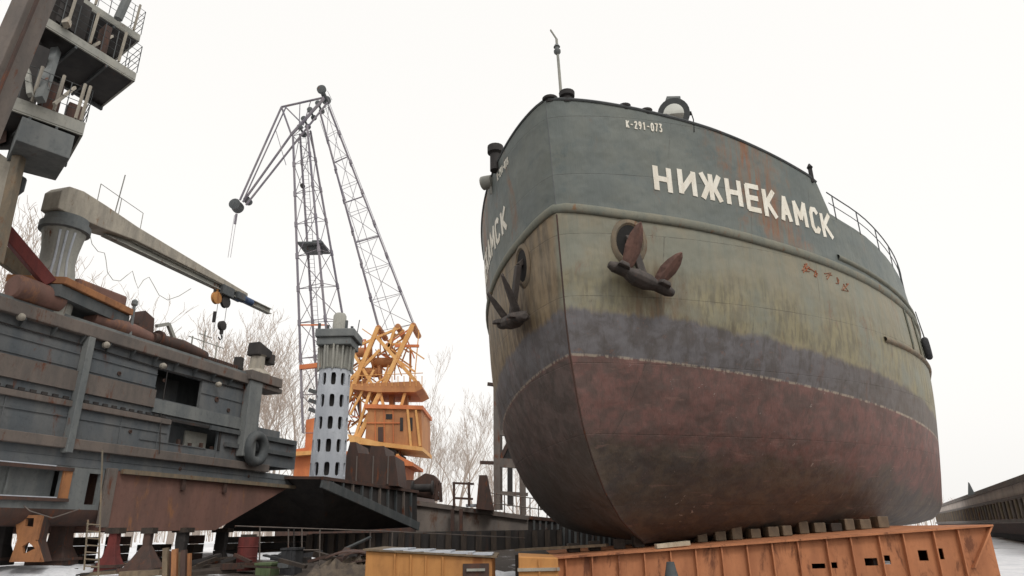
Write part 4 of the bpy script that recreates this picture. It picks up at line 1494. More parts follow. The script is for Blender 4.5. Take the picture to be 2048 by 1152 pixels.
# rear strut
rl = [(at(760, 662, CY - 1.2), at(640, 222, CY - .7)), (at(826, 648, CY - 1.2), at(657, 210, CY - .7)), (at(826, 648, CY + 1.6), at(657, 214, CY + .9)), (at(760, 668, CY + 1.6), at(640, 226, CY + .9))]
for l_ in rl:
    mb = MB()
    mb.tube([l_[0], l_[1]], .07, 6)
    for k in range(1, 7):
        p = lerp(*l_, k / 7)
        d = (l_[1] - l_[0]).normalized()
        mb.tube([p - d * .22, p + d * .22], .12, 6)
    mb.build('strut_leg', 'lattice', cr)
mb = MB()
lattice(mb, rl, 8, .022, None, 1)
for t in (.37, .55, .74):
    mb.tube([lerp(*rl[0], t), lerp(*rl[1], t)], .06, 5)
mb.build('strut_bracing', 'lattice', cr)
mb = MB()
for a, b in (((655, 196), (829, 648)), ((648, 205), (790, 655)), ((640, 240), (775, 660))):
    mb.tube([at(*a, CY + .2), at(*b, CY + .2)], .022, 4)
mb.build('stay_cable', 'lattice', cr)
# jib head
mb = MB()
for d in (-.7, .7):
    for a, b, r_ in (((648, 195), (563, 214), .10), ((563, 214), (583, 270), .09), ((563, 214), (480, 400), .09), ((571, 214), (607, 250), .06), ((552, 262), (572, 330), .03), ((572, 214), (489, 396), .06), ((600, 206), (598, 262), .04), ((622, 200), (607, 250), .04), ((590, 286), (492, 410), .09), ((655, 205), (590, 286), .09)):
        mb.tube([at(*a, CY + d), at(*b, CY + d)], r_, 6)
    mb.tube([at(*(648, 197), CY + d), at(*(582, 270), CY + d)], .14, 6)
    mb.tube([at(*(582, 270), CY + d), at(*(486, 404), CY + d * .7)], .10, 6)
mb.build('jib_frame', 'lattice', cr)
mb = MB()
for a in ((563, 214), (583, 270), (607, 243), (535, 335), (515, 318), (500, 350), (540, 262)):
    mb.tube([at(*a, CY - .7), at(*a, CY + .7)], .04, 5)
for k in range(5):
    a = (583 - 97 * k / 5, 270 + 134 * k / 5)
    b = (583 - 97 * (k + 1) / 5, 270 + 134 * (k + 1) / 5)
    mb.tube([at(*a, CY - .7), at(*b, CY + .7)], .025, 4)
mb.build('jib_bracing', 'lattice', cr)
mb = MB()
mb.lathe(at(648, 190, CY) - V((0, 1, 0)), (0, 1, 0), [(.2, 0), (.42, .05), (.42, .3), (.2, .4), (.2, 1.6), (.42, 1.7), (.42, 1.95), (.2, 2)], 14)
for a in ((640, 215), (612, 246), (604, 262), (624, 228)):
    mb.lathe(at(*a, CY) - V((0, .8, 0)), (0, 1, 0), [(.1, 0), (.26, .05), (.26, .3), (.1, .4), (.1, 1.2), (.26, 1.3), (.26, 1.5), (.1, 1.6)], 12)
mb.build('head_sheave', 'grey_dark', cr, True)
mb = MB()
mb.lathe(at(473, 412, CY) - V((0, .5, 0)), (0, 1, 0), [(.2, 0), (.5, .05), (.4, .3), (.5, .6), (.5, .95), (.2, 1)], 16)
mb.lathe(at(496, 402, CY) - V((0, .4, 0)), (0, 1, 0), [(.1, 0), (.3, .05), (.3, .7), (.1, .8)], 14)
mb.build('tip_sheave', 'grey_dark', cr, True)
mb = MB()
mb.tube([at(473, 428, CY), at(470, 448, CY)], .10, 6)
for o in (-2, 3):
    mb.tube([at(471 + o, 430, CY), at(458 + o, 515, CY)], .02, 4)
mb.build('hoist_rope', 'lattice', cr)
mb = MB()
mb.tube([at(645, 196, CY), at(640, 182, CY)], .03, 4)
mb.tube([at(655, 182, CY), at(664, 200, CY)], .02, 4)
mb.build('aerial', 'lattice', cr)
# machinery: A-frame
def ybar(a, b, w_, d, m_, name):
    mb = MB()
    mb.bar(at(*a, CY + d), at(*b, CY + d), w_, w_, (0, 1, 0))
    return mb.build(name, m_, cr)
for d in (-1.5, 1.8):
    for a, b, w_ in (((756, 655), (695, 800), .32), ((826, 650), (715, 880), .34), ((748, 668), (838, 770), .26), ((720, 690), (800, 655), .18), ((776, 700), (790, 655), .2),
                     ((700, 760), (760, 700), .22), ((697, 690), (745, 770), .22), ((745, 770), (705, 890), .2), ((757, 770), (785, 885), .2), ((813, 775), (782, 885), .2), ((700, 830), (748, 740), .16)):
        ybar(a, b, w_, d, 'crane_yellow', 'frame_bar')
for a, w_ in (((756, 655), .3), ((826, 650), .3), ((776, 690), .3), ((795, 652), .3)):
    mb = MB()
    mb.lathe(at(*a, CY - 1.6), (0, 1, 0), [(.18, 0), (.24, .1), (.24, 3.2), (.18, 3.4)], 10)
    mb.build('cross_tube', 'crane_brown', cr)
ybar((790, 692), (838, 692), .2, -1.5, 'crane_orange', 'side_platform')
ybar((838, 660), (828, 770), .07, -1.5, 'crane_yellow', 'frame_bar')
ybar((821, 700), (820, 800), .16, 0, 'crane_brown', 'cable_drum')
def yhex(pts, d0, d1, m_, name, bev=0):
    mb = MB()
    mb.hexa([at(*p, CY + d0) for p in pts], [at(*p, CY + d0) + V((0, d1 - d0, 0)) for p in pts])
    return mb.build(name, m_, cr, bevel=bev)
yhex([(705, 768), (838, 762), (845, 776), (830, 784), (752, 784), (705, 778)], -1.8, 2.5, 'crane_brown', 'upper_platform')
mb = MB()
for px in range(700, 848, 12):
    mb.tube([at(px, 772, CY - 1.9), at(px, 752, CY - 1.9)], .03, 4)
mb.tube([at(700, 752, CY - 1.9), at(846, 746, CY - 1.9)], .03, 4)
mb.build('platform_rail', 'crane_yellow', cr)
yhex([(736, 815), (843, 818), (844, 893), (778, 893), (730, 880)], -2.2, 3.0, 'crane_brown', 'machinery_house')
for px in (803, 822):
    yhex([(px - 3, 835), (px + 3, 835), (px + 3, 862), (px - 3, 862)], -2.24, -2.1, 'black_steel', 'window')
yhex([(728, 808), (846, 811), (846, 819), (728, 816)], -2.4, 3.2, 'crane_orange', 'house_roof')
ybar((733, 846), (800, 846), .08, -2.25, 'crane_orange', 'house_seam')
for x_ in (750, 768, 786):
    ybar((x_, 820), (x_ + 1, 884), .06, -2.24, 'crane_orange', 'house_seam')
yhex([(756, 854), (766, 854), (766, 884), (756, 883)], -2.25, -2.1, 'dark_rust', 'door')
yhex([(772, 828), (784, 828), (784, 838), (772, 838)], -2.25, -2.1, 'black_steel', 'window')
for x_ in (742, 778, 806):
    yhex([(x_, 786), (x_ + 8, 786), (x_ + 8, 812), (x_, 812)], -.5, .4, 'crane_brown', 'house_stack')
ybar((815, 815), (822, 892), .16, -2.3, 'crane_yellow', 'frame_bar')
ybar((832, 820), (840, 892), .16, -2.3, 'crane_yellow', 'frame_bar')
yhex([(695, 868), (760, 884), (845, 894), (845, 902), (700, 886)], -2.5, 3.2, 'crane_yellow', 'slewing_frame')
yhex([(700, 886), (790, 900), (790, 908), (700, 900)], -2.2, 3.2, 'black_steel', 'slewing_ring')
yhex([(690, 902), (800, 912), (826, 925), (826, 932), (690, 925)], -2.5, 3.2, 'crane_orange', 'base_platform')
for a, b in (((700, 900), (745, 960)), ((780, 905), (780, 965)), ((795, 908), (800, 965)), ((740, 905), (800, 960)), ((800, 912), (745, 965)), ((765, 905), (765, 965))):
    ybar(a, b, .2, -2.2, 'crane_yellow', 'base_bar')
yhex([(760, 925), (812, 930), (806, 968), (750, 968)], -1.5, 3, 'crane_orange', 'base_house')
yhex([(592, 898), (628, 893), (640, 960), (586, 960)], -1.5, 3, 'crane_orange', 'pontoon_house')
yhex([(566, 905), (640, 900), (640, 908), (566, 913)], -2.2, 3, 'crane_yellow', 'walkway')
ybar((600, 735), (660, 728), .35, -1.2, 'crane_orange', 'mast_tie')
ybar((600, 650), (655, 650), .1, -1.2, 'crane_orange', 'mast_tie')
yhex([(612, 840), (632, 835), (632, 900), (610, 895)], -1.0, 1.6, 'crane_orange', 'mast_foot')
mb = MB()
for i, py in enumerate((780, 800, 818)):
    mb.bar(at(618, py, CY), at(640, py + 8, CY), .25, .3)
mb.build('ballast_step', 'grey_dark', cr)
rr = random.Random(9)
for k in range(64):
    t = k / 64
    cx_, cy_ = rr.choice(((740, 700), (780, 690), (720, 760), (760, 740), (800, 720), (712, 830), (735, 790), (708, 860), (718, 800), (805, 700)))
    x_, y_ = cx_ + rr.uniform(-22, 22), cy_ + rr.uniform(-30, 30)
    an = rr.choice((.6, -.6, 1.2, -1.2, 0, 1.57))
    L_ = rr.uniform(14, 34)
    ybar((x_ - cos(an) * L_, y_ - sin(an) * L_), (x_ + cos(an) * L_, y_ + sin(an) * L_), rr.uniform(.07, .14), rr.uniform(-1.4, 1.7), rr.choice(('crane_yellow', 'crane_yellow', 'crane_orange', 'crane_brown')), 'frame_bar')
for k in range(16):
    x_ = 704 + k * 6.5
    ybar((x_, 902), (x_ + rr.uniform(-4, 4), 962), .07, rr.uniform(-2, 1), rr.choice(('crane_yellow', 'crane_orange')), 'base_bar')
for px, py in ((742, 745), (722, 705), (770, 725), (712, 772)):
    mb = MB()
    mb.lathe(at(px, py, CY) - V((1.0, 0, 0)), (1, 0, 0), [(.3, 0), (.62, .05), (.62, .15), (.4, .2), (.4, 1.6), (.62, 1.65), (.62, 1.8), (.3, 1.85)], 16)
    mb.build('rope_drum', 'crane_brown', cr, True)
# crane pontoon hull below
mb = MB()
p0_, p1_ = at(560, 960, CY - 3), at(835, 960, CY - 3)
mb.hexa([V((p0_.x, CY - 3, .3)), V((p1_.x, CY - 3, .3)), V((p1_.x, CY + 8, .3)), V((p0_.x, CY + 8, .3))], [V((p0_.x, CY - 3, p0_.z)), V((p1_.x, CY - 3, p1_.z)), V((p1_.x, CY + 8, p1_.z)), V((p0_.x, CY + 8, p0_.z))])
mb.build('pontoon', 'dark_rust', cr)

# ------------------------------------------------------------------ white perforated column
WY = 33.0
wb, wt = at(654, 958, WY), at(670, 742, WY)
wc = thing('perforated_column', 'white steel column pierced with rows of slots, under a grey capital, in front of the yellow crane', 'column', (wb.x, WY, wb.z - 1.2))
R0 = (at(690, 950, WY) - at(619, 950, WY)).length / 2
R1 = (at(701, 745, WY) - at(640, 745, WY)).length / 2
ax_ = (wt - wb)
Hc = ax_.length + 1.2
base_ = wb - ax_.normalized() * 1.2
mb = MB()
def cpt(u, v, dr=0):
    a = 2 * pi * u / 10 + .2
    r_ = R0 + (R1 - R0) * v / Hc + dr
    return base_ + ax_.normalized() * v + V((cos(a) * r_, sin(a) * r_, 0))
rowsN = 6
rh = Hc / rowsN
for i in range(10):
    for j in range(rowsN):
        u0, u1, v0, v1 = i, i + 1, j * rh, (j + 1) * rh
        uc, vc = i + .5, (j + .5) * rh
        n_ = 16
        outer, inner = [], []
        for k in range(n_):
            a = 2 * pi * (k + .5) / n_
            dx, dy = cos(a), sin(a)
            m_ = max(abs(dx), abs(dy))
            outer.append((uc + dx / m_ * .5, vc + dy / m_ * rh / 2))
            sg = lambda x, e: math.copysign(abs(x) ** e, x)
            inner.append((uc + sg(dx, .55) * .25, vc + sg(dy, .5) * rh * .29))
        for k in range(n_):
            k2 = (k + 1) % n_
            mb.poly([cpt(*outer[k]), cpt(*outer[k2]), cpt(*inner[k2]), cpt(*inner[k])])
            mb.poly([cpt(*inner[k]), cpt(*inner[k2]), cpt(*inner[k2], -.1), cpt(*inner[k], -.1)])
        for cu, cv in ((u0, v0), (u1, v0), (u1, v1), (u0, v1)):
            # corner fill between square ring samples
            near = sorted(range(n_), key=lambda k: (outer[k][0] - cu) ** 2 + ((outer[k][1] - cv) / rh) ** 2)[:2]
            mb.poly([cpt(cu, cv), cpt(*outer[near[0]]), cpt(*outer[near[1]])])
mb.build('shaft', 'white_paint', wc)
mb = MB()
mb.lathe(base_, ax_, [(R0 * .62, 0), (R1 * .62, Hc)], 16)
mb.build('inner_core', 'black_steel', wc, True)
tp_ = base_ + ax_.normalized() * Hc
mb = MB()
mb.lathe(tp_, (0, 0, 1), [(R1 * 1.06, 0), (R1 * 1.1, .08), (R1 * .84, .1), (R1 * .86, 1.05), (R1 * 1.05, 1.2)], 24)
for k in range(10):
    a = 2 * pi * k / 10
    mb.bar(tp_ + V((cos(a) * R1 * .9, sin(a) * R1 * .9, .1)), tp_ + V((cos(a) * R1 * 1.05, sin(a) * R1 * 1.05, 1.15)), .1, .1)
mb.build('collar', 'grey_light', wc, True)
mb = MB()
mb.box(tp_ + V((.05, 0, 1.35)), (R1 * 2.25, R1 * 2.25, .4))
mb.box(tp_ + V((.1, 0, 1.75)), (R1 * 2.55, R1 * 2.55, .42))
mb.build('capital', 'grey_steel', wc, bevel=.05)
for k in range(12):
    a = 2 * pi * k / 12 + .1
    mb = MB()
    mb.bar(tp_ + V((cos(a) * R1 * 1.1, sin(a) * R1 * 1.1, -.05)), tp_ + V((cos(a) * R1 * 1.16, sin(a) * R1 * 1.16, 1.2)), .05, .08)
    mb.build('collar_rib', 'grey_light', wc)
for k, (dx_, dy_, hh_) in enumerate(((-1.0, -.9, .35), (-.4, -1.0, .22), (.8, -1.0, .45), (1.0, -.3, .3))):
    mb = MB()
    mb.box(tp_ + V((dx_ * R1, dy_ * R1, 1.96 + hh_ / 2)), (.12, .12, hh_))
    mb.build('cap_lug', 'grey_dark', wc)
mb = MB()
q = tp_ + V((.05, 0, 1.97))
mb.lathe(q, (0, 0, 1), [(.36, 0), (.34, .9), (.26, 1.05), (.1, 1.1)], 12)
mb.build('cap_post', 'grey_light', wc, True)
mb = MB()
q = at(714, 668, WY)
mb.tube([q, at(719, 640, WY)], .025, 5)
mb.build('antenna', 'grey_dark', wc)

# ------------------------------------------------------------------ black raked pontoon with brown deckhouse
po = thing('black_pontoon', 'black pontoon with raked bow and ribbed side, beneath the white perforated column', 'pontoon', (at(650, 1060, 31).x, 31, 1.0))
T0, T1, T2 = at(528, 955, 30.5), at(642, 956, 30), at(834, 984, 38)
Z0 = 0.98
B0, B1, B2 = at(440, 1062, 33), at(655, 1062, 34), at(834, 1053, 38.2)
back = V((-2.0, 9, 0))
mb = MB()
mb.poly([T0, T1, B1, B0])
mb.poly([T0, B0, B0 + back, T0 + back])
mb.poly([T0, T1, T1 + back, T0 + back])
mb.poly([T1, T2, T2 + back, T1 + back])
M0 = lerp(T1, B1, .1)
Bm = at(830, 1050, 37.6)
mb.poly([T1, T2, B2, B1])
mb.poly([B0, B1, B1 + back, B0 + back])
mb.poly([B1, B2, B2 + back, B1 + back])
mb.poly([T2, B2, B2 + back, T2 + back])
mb.build('hull', 'black_steel', po)
mb = MB()
c0, c1 = lerp(T1, B1, .16), B2
sd_n = (T2 - T1).cross(B2 - T1).normalized()
if sd_n.y > 0:
    sd_n = -sd_n
mb.bar(T1 + sd_n * .05 + V((0, 0, -.2)), B2 + sd_n * .1, .12, .42, sd_n.cross(B2 - T1))
mb.build('chine_strake', 'grey_dark', po, bevel=.02)
for k in range(1, 11):
    t = k / 11
    a_, b_ = lerp(T1, T2, t), lerp(T1 + V((0, 0, -.2)), B2, t)
    mb = MB()
    mb.bar(a_ + sd_n * .05, b_ + sd_n * .05, .1, .12, sd_n)
    mb.build('frame_rib', 'grey_dark' if k % 3 else 'taupe', po)
mb = MB()
mb.bar(T1 + sd_n * .06, T2 + sd_n * .06, .14, .14)
mb.bar(T0 + V((0, -.06, 0)), T1 + V((0, -.06, 0)), .12, .12)
mb.build('gunwale', 'dark_rust', po)
dh = thing('brown_deckhouse', 'brown stepped steel deckhouse on the black pontoon right of the white column', 'deckhouse', at(735, 962, 35))
mb = MB()
P = [at(*p, 35) for p in ((676, 966), (797, 972), (790, 912), (772, 912), (768, 892), (742, 892), (738, 908), (716, 906), (712, 884), (700, 884), (694, 906))]
mb.hexa(P, [p + V((0, 3, 0)) for p in P])
mb.build('wall', 'dark_rust', dh)
mb = MB()
for px in (712, 745, 775):
    mb.bar(at(px, 968, 34.97), at(px + 2, 912, 34.97), .06, .06)
mb.build('wall_seam', 'taupe', dh)

# ------------------------------------------------------------------ grey barge and deck gear, mid distance
BY = 40.0
ba = thing('grey_barge', 'low grey rust-streaked barge lying behind the orange cradle, right of the black pontoon', 'barge', (at(940, 1080, BY).x, BY, .5))
P = [at(832, 1088, BY - .5), at(1056, 1100, BY + 2), at(1056, 1036, BY + 2), at(832, 1006, BY - .5)]
mb = MB()
mb.hexa(P, [p + V((-1, 9, 0)) for p in P])
mb.build('hull', wmat('barge_grey', srgb(104, 98, 94), srgb(124, 114, 106), .32, srgb(100, 74, 60), sc=.5), ba)
mb = MB()
mb.bar(P[3] + V((0, -.1, 0)), P[2] + V((0, -.1, 0)), .22, .25)
mb.build('gunwale', 'taupe', ba)
mb = MB()
mb.hexa([p + V((0, -.02, 0)) for p in (P[0], P[1], lerp(P[1], P[2], .32), lerp(P[0], P[3], .28))], [p + V((0, .3, 0)) for p in (P[0], P[1], lerp(P[1], P[2], .32), lerp(P[0], P[3], .28))])
mb.build('bottom_strake', 'dark_rust', ba)
for px in (905, 922):
    mb = MB()
    mb.bar(at(px, 1018, BY - .2), at(px, 1092, BY - .2), .22, .2)
    mb.build('fender_post', 'dark_rust', ba)
mb = MB()
mb.box(at(955, 1011, BY + 1), (1.3, 1, .14))
mb.build('snow_patch', 'white_paint', ba)
ca = thing('corrugated_barge', 'dark ribbed barge side seen between the grey barge and the big ship bow', 'barge', (at(1120, 1080, BY + 3).x, BY + 3, .5))
mb = MB()
P = [at(1056, 1088, BY + 3), at(1230, 1096, BY + 5), at(1230, 1052, BY + 5), at(1056, 1035, BY + 3)]
mb.hexa(P, [p + V((0, 6, 0)) for p in P])
mb.build('hull', 'black_steel', ca)
for k in range(1, 15):
    mb = MB()
    t = k / 15
    mb.bar(lerp(P[0], P[1], t) - V((0, .06, 0)), lerp(P[3], P[2], t) - V((0, .06, 0)), .1, .14)
    mb.build('side_rib', 'grey_dark', ca)
mb = MB()
mb.bar(P[3], P[2], .3, .2)
mb.build('gunwale', 'dark_rust', ca)
wn = thing('deck_winch', 'dark winch with sloping housing on the left end of the grey barge', 'winch', at(858, 1002, BY))
mb = MB()
P = [at(*p, BY) for p in ((826, 962), (850, 946), (868, 950), (878, 962), (870, 976), (880, 1000), (828, 992))]
mb.hexa(P, [p + V((0, 1.2, 0)) for p in P])
mb.build('housing', 'dark_rust', wn, bevel=.05)
mb = MB()
mb.lathe(at(845, 976, BY - .5), (1, 0, 0), [(.4, -.6), (.4, -.5), (.22, -.48), (.22, .5), (.4, .52), (.4, .62)], 14)
mb.build('drum', 'black_steel', wn, True)
mb = MB()
mb.bar(at(872, 1002, BY), at(876, 962, BY), .18, .18)
mb.bar(at(882, 1004, BY), at(880, 966, BY), .18, .18)
tag(mb.build('twin_post', 'dark_rust'), 'pair of short rusty posts on the barge deck right of the winch', 'posts')
rl_ = thing('deck_railing', 'rusty two-bar railing on the grey barge deck, left of the trapezoid post', 'railing', at(930, 1008, BY))
for a, b in (((905, 966), (948, 968)), ((908, 996), (946, 998))):
    mb = MB()
    mb.bar(at(*a, BY), at(*b, BY), .12, .12)
    mb.build('rail', 'dark_rust', rl_)
for px in (908, 938):
    mb = MB()
    mb.bar(at(px, 1012, BY), at(px, 964, BY), .14, .14)
    mb.build('post', 'dark_rust', rl_)
mb = MB()
P = [at(*p, BY) for p in ((952, 1018), (988, 1022), (974, 950), (958, 950))]
mb.hexa(P, [p + V((0, .9, 0)) for p in P])
tag(mb.build('trapezoid_post', 'dark_rust', None, bevel=.03), 'tapering dark rusty post on the grey barge deck just left of the gantry legs', 'post')
mb = MB()
for k in range(12):
    px = 975 + k * 17
    mb.tube([at(px, 1030 + k, BY + 2.4), at(px, 985 + k * 2.2, BY + 2.4)], .035, 4)
for dy in (0, 20):
    mb.tube([at(975, 985 + dy, BY + 2.4), at(1162, 1009 + dy, BY + 2.4)], .03, 4)
tag(mb.build('thin_railing', 'taupe'), 'thin pale railing along the barges below the gantry legs', 'railing')
# gantry tower behind the ship's bow
GY = 44.0
ga = thing('gantry_tower', 'brown-grey steel gantry tower half hidden behind the left side of the ship bow', 'tower', at(1020, 1015, GY))
for a, b, w_, d in (((994, 1020), (992, 600), .40, 0), ((1046, 1030), (1040, 600), .40, 0), ((1000, 1020), (1000, 600), .34, 3), ((1086, 1020), (1070, 700), .4, 3)):
    mb = MB()
    mb.bar(at(*a, GY + d), at(*b, GY + d), w_, w_, (0, 1, 0))
    mb.build('leg', 'taupe', ga)
for y_, w_ in ((866, .3), (925, .55), (800, .25), (735, .25), (985, .2)):
    mb = MB()
    mb.bar(at(990, y_, GY), at(1056, y_ + 4, GY), .36, w_)
    mb.build('cross_beam', 'taupe', ga)
for a, b in (((1000, 920), (1024, 870)), ((1046, 920), (1022, 870)), ((1000, 800), (1044, 862)), ((1044, 740), (1000, 796))):
    mb = MB()
    mb.bar(at(*a, GY), at(*b, GY), .24, .24, (0, 1, 0))
    mb.build('brace', 'dark_rust', ga)
mb = MB()
P = [at(*p, GY + .1) for p in ((1002, 918), (1044, 920), (1024, 872))]
mb.hexa(P, [p + V((0, .1, 0)) for p in P])
mb.build('gusset_plate', 'black_steel', ga)
for a, b in (((960, 925), (992, 926)), ((975, 768), (992, 770))):
    mb = MB()
    mb.bar(at(*a, GY), at(*b, GY), .3, .2)
    mb.build('bracket', 'dark_rust', ga)
mb = MB()
mb.bar(at(1020, 1012, GY), at(1020, 925, GY), .34, .34)
mb.build('leg', 'black_steel', ga)

# ------------------------------------------------------------------ barge at the far right
ra = thing('far_barge', 'long low brown-grey ribbed barge stretching away at the right edge', 'barge', (at(1960, 1060, 36).x, 36, 0))
RD = V((sin(radians(27.5)), cos(radians(27.5)), 0))
E0 = at(2048, 950, 30)
hz_ = E0.z
E0 = V((E0.x, E0.y, 0)) - RD * 9
E1 = E0 + RD * 75
RN = V((RD.y, -RD.x, 0))
def rb(t, o, z):
    return E0 + RD * t + RN * o + V((0, 0, z))
mb = MB()
mb.hexa([rb(0, 0, .9), rb(75, 0, .9), rb(75, 9, .9), rb(0, 9, .9)], [rb(0, 0, hz_), rb(75, 0, hz_), rb(75, 9, hz_), rb(0, 9, hz_)])
mb.build('side_plating', wmat('barge_brown', srgb(186, 172, 162), srgb(160, 150, 142), .2, srgb(112, 90, 78), sc=.5), ra)
mb = MB()
mb.hexa([rb(0, .3, .35), rb(73, .3, .35), rb(73, 9, .35), rb(0, 9, .35)], [rb(0, .01, .9), rb(75, .01, .9), rb(75, 9, .9), rb(0, 9, .9)])
mb.build('bottom', 'dark_rust', ra)
for z_, w_ in ((hz_ - .12, .25), (hz_ - .8, .12), (1.0, .16)):
    mb = MB()
    mb.bar(rb(0, -.06, z_), rb(75, -.06, z_), .12, w_)
    mb.build('rub_rail', 'taupe', ra)
for k in range(56):
    mb = MB()
    mb.bar(rb(.6 + k * 1.3, -.06, 1.1), rb(.6 + k * 1.3, -.06, hz_ - .9), .12, .12)
    mb.build('side_rib', 'ship_wood' if k % 2 else 'taupe', ra)
mb = MB()
q = at(1940, 985, 42)
mb.hexa([at(1936, 992, 42), at(1950, 988, 42), at(1950, 988, 42.6), at(1936, 992, 42.6)], [at(1936, 964, 42), at(1939, 966, 42), at(1939, 966, 42.6), at(1936, 964, 42.6)])
tag(mb.build('bracket', 'grey_dark'), 'small pointed bracket standing on the rail of the far right barge', 'bracket')
mb = MB()
mb.hexa([rb(2, .5, 0), rb(70, .5, 0), rb(70, 8, 0), rb(2, 8, 0)], [rb(2, .5, .34), rb(70, .5, .34), rb(70, 8, .34), rb(2, 8, .34)])
tag(mb.build('timber_bed', 'black_steel'), 'dark timber bed under the far right barge', 'timber bed')

# ------------------------------------------------------------------ yellow huts beside the cradle
def ypanel(name, label, cat, px0, px1, pyt0, pyt1, Y, m_, ribs_, dark=None):
    a, b = at(px0, pyt0, Y), at(px1, pyt1, Y)
    o = thing(name, label, cat, ((a.x + b.x) / 2, Y, 0))
    mb = MB()
    mb.hexa([(a.x, Y, -.4), (b.x, Y, -.4), (b.x, Y + 2.3, -.4), (a.x, Y + 2.3, -.4)], [(a.x, Y, a.z), (b.x, Y, b.z), (b.x, Y + 2.3, b.z), (a.x, Y + 2.3, a.z)])
    mb.build('body', m_, o, bevel=.02)
    for px in ribs_:
        x = at(px, 1120, Y).x
        zt = a.z + (b.z - a.z) * (x - a.x) / (b.x - a.x)
        mb = MB()
        mb.bar((x, Y - .02, -.4), (x, Y - .02, zt - .03), .03, .04, (0, 1, 0))
        mb.build('seam', m_, o)
    return o, a, b
yb, a_, b_ = ypanel('yellow_hut', 'long ochre-yellow steel box with snow-edged roof, left of the small yellow box', 'hut', 732, 984, 1101, 1116, 15.0, 'yellow_paint', (790, 822, 852, 886))
mb = MB()
mb.hexa([(a_.x - .05, 14.93, a_.z), (b_.x + .1, 14.93, b_.z), (b_.x + .1, 17.4, b_.z), (a_.x - .05, 17.4, a_.z)], [(a_.x - .05, 14.93, a_.z + .035), (b_.x + .1, 14.93, b_.z + .035), (b_.x + .1, 17.4, b_.z + .035), (a_.x - .05, 17.4, a_.z + .035)])
mb.build('roof_sheet', 'wood', yb)
mb = MB()
rr = random.Random(5)
for k in range(5):
    x = at(790 + k * 42, 1104, 14.95).x
    zt = a_.z + (b_.z - a_.z) * (x - a_.x) / (b_.x - a_.x) + .036
    mb.box((x, 15.6, zt + .015), (.4 + .2 * rr.random(), 1.2, .03))
sn = mb.build('snow_patch', 'white_paint', yb)
sn['kind'] = 'stuff'
mb = MB()
x0, x1 = at(926, 1130, 15).x, at(978, 1130, 15).x
mb.hexa([(x0, 14.97, -.4), (x1, 14.97, -.4), (x1, 14.995, -.4), (x0, 14.995, -.4)], [(x0, 14.97, b_.z - .1), (x1, 14.97, b_.z - .1), (x1, 14.995, b_.z - .1), (x0, 14.995, b_.z - .1)])
dr_ = mb.build('door', 'dark_rust', yb)  # dark sheet stands in for the dark open end of the box
mb = MB()
for k in range(3):
    mb.bar((x0 + .08, 14.94, b_.z - .22 - k * .2), (x1 - .08, 14.94, b_.z - .22 - k * .2), .03, .05)
mb.build('opening_bar', 'grey_light', dr_)
yc, a_, b_ = ypanel('yellow_box', 'small orange-yellow steel box left of the long orange cradle', 'box', 1037, 1116, 1113, 1116, 14.6, 'yellow_paint', (1078,))
mb = MB()
z_ = at(1070, 1139, 14.6).z
mb.box(((a_.x + b_.x) / 2, 14.58, z_), (b_.x - a_.x + .05, .06, .06))
mb.build('ledge', 'cream', yc)
mb = MB()
mb.bar(at(1035, 1100, 18.2), at(1215, 1090, 17.6), .5, .06)
tag(mb.build('plank', 'wood'), 'long worn plank bridging above the small yellow box to the cradle end', 'plank')
mb = MB()
p = at(1030, 1108, 18.3)
mb.hexa([(p.x, 18.3, -.4), (at(1125, 1108, 18.3).x, 18.3, -.4), (at(1125, 1108, 18.3).x, 22, -.4), (p.x, 22, -.4)], [(p.x, 18.3, p.z - .02), (at(1125, 1108, 18.3).x, 18.3, p.z), (at(1125, 1108, 18.3).x, 22, p.z), (p.x, 22, p.z - .02)])
tag(mb.build('timber_crib', 'dark_wood'), 'dark timber crib behind the small yellow box', 'crib')
mb = MB()
c = at(1343, 1152, 15.2)
mb.lathe(V((c.x, 15.2, -.4)), (0, 0, 1), [(.2, 0), (.17, .3), (.12, .5), (.08, .68), (.05, c.z + .60), (.02, c.z + .68)], 12)
tag(mb.build('pointed_post', 'grey_dark', None, True), 'small dark pointed post standing in front of the orange cradle', 'post')

# ------------------------------------------------------------------ stands, props and clutter under the vessel
def stand(name, label, px0, px1, py0, py1, Y, m_, tpx=.35, cat='stand', hole=False, group=None):
    """tapering plate stand, px0..px1 at the foot, narrower at the top"""
    a, b = at(px0, py1, Y), at(px1, py1, Y)
    zt = at((px0 + px1) / 2, py0, Y).z
    cx, w_ = (a.x + b.x) / 2, (b.x - a.x)
    o = thing(name, label, cat, (cx, Y, a.z), group)
    mb = MB()
    def ring(z, ww, dd):
        return [V((cx + p * ww / 2, Y + q * dd / 2, z)) for p, q in ((-1, -1), (1, -1), (1, 1), (-1, 1))]
    H = zt - a.z
    rows = [ring(a.z - .15, w_, w_ * .9), ring(a.z, w_, w_ * .9), ring(a.z + H * .3, w_ * .62, w_ * .55), ring(a.z + H * .65, w_ * tpx * 1.05, w_ * tpx), ring(zt, w_ * tpx, w_ * tpx)]
    mb.rows(rows, True)
    mb.build('cone', m_, o, bevel=.02)
    mb = MB()
    mb.box((cx, Y, a.z + .02), (w_ * 1.15, w_ * 1.05, .08))
    mb.build('foot_plate', 'dark_rust', o)
    mb = MB()
    mb.box((cx, Y, zt + .06), (w_ * tpx * 1.7, w_ * tpx * 1.6, .16))
    mb.build('head_block', 'dark_wood', o)
    return o
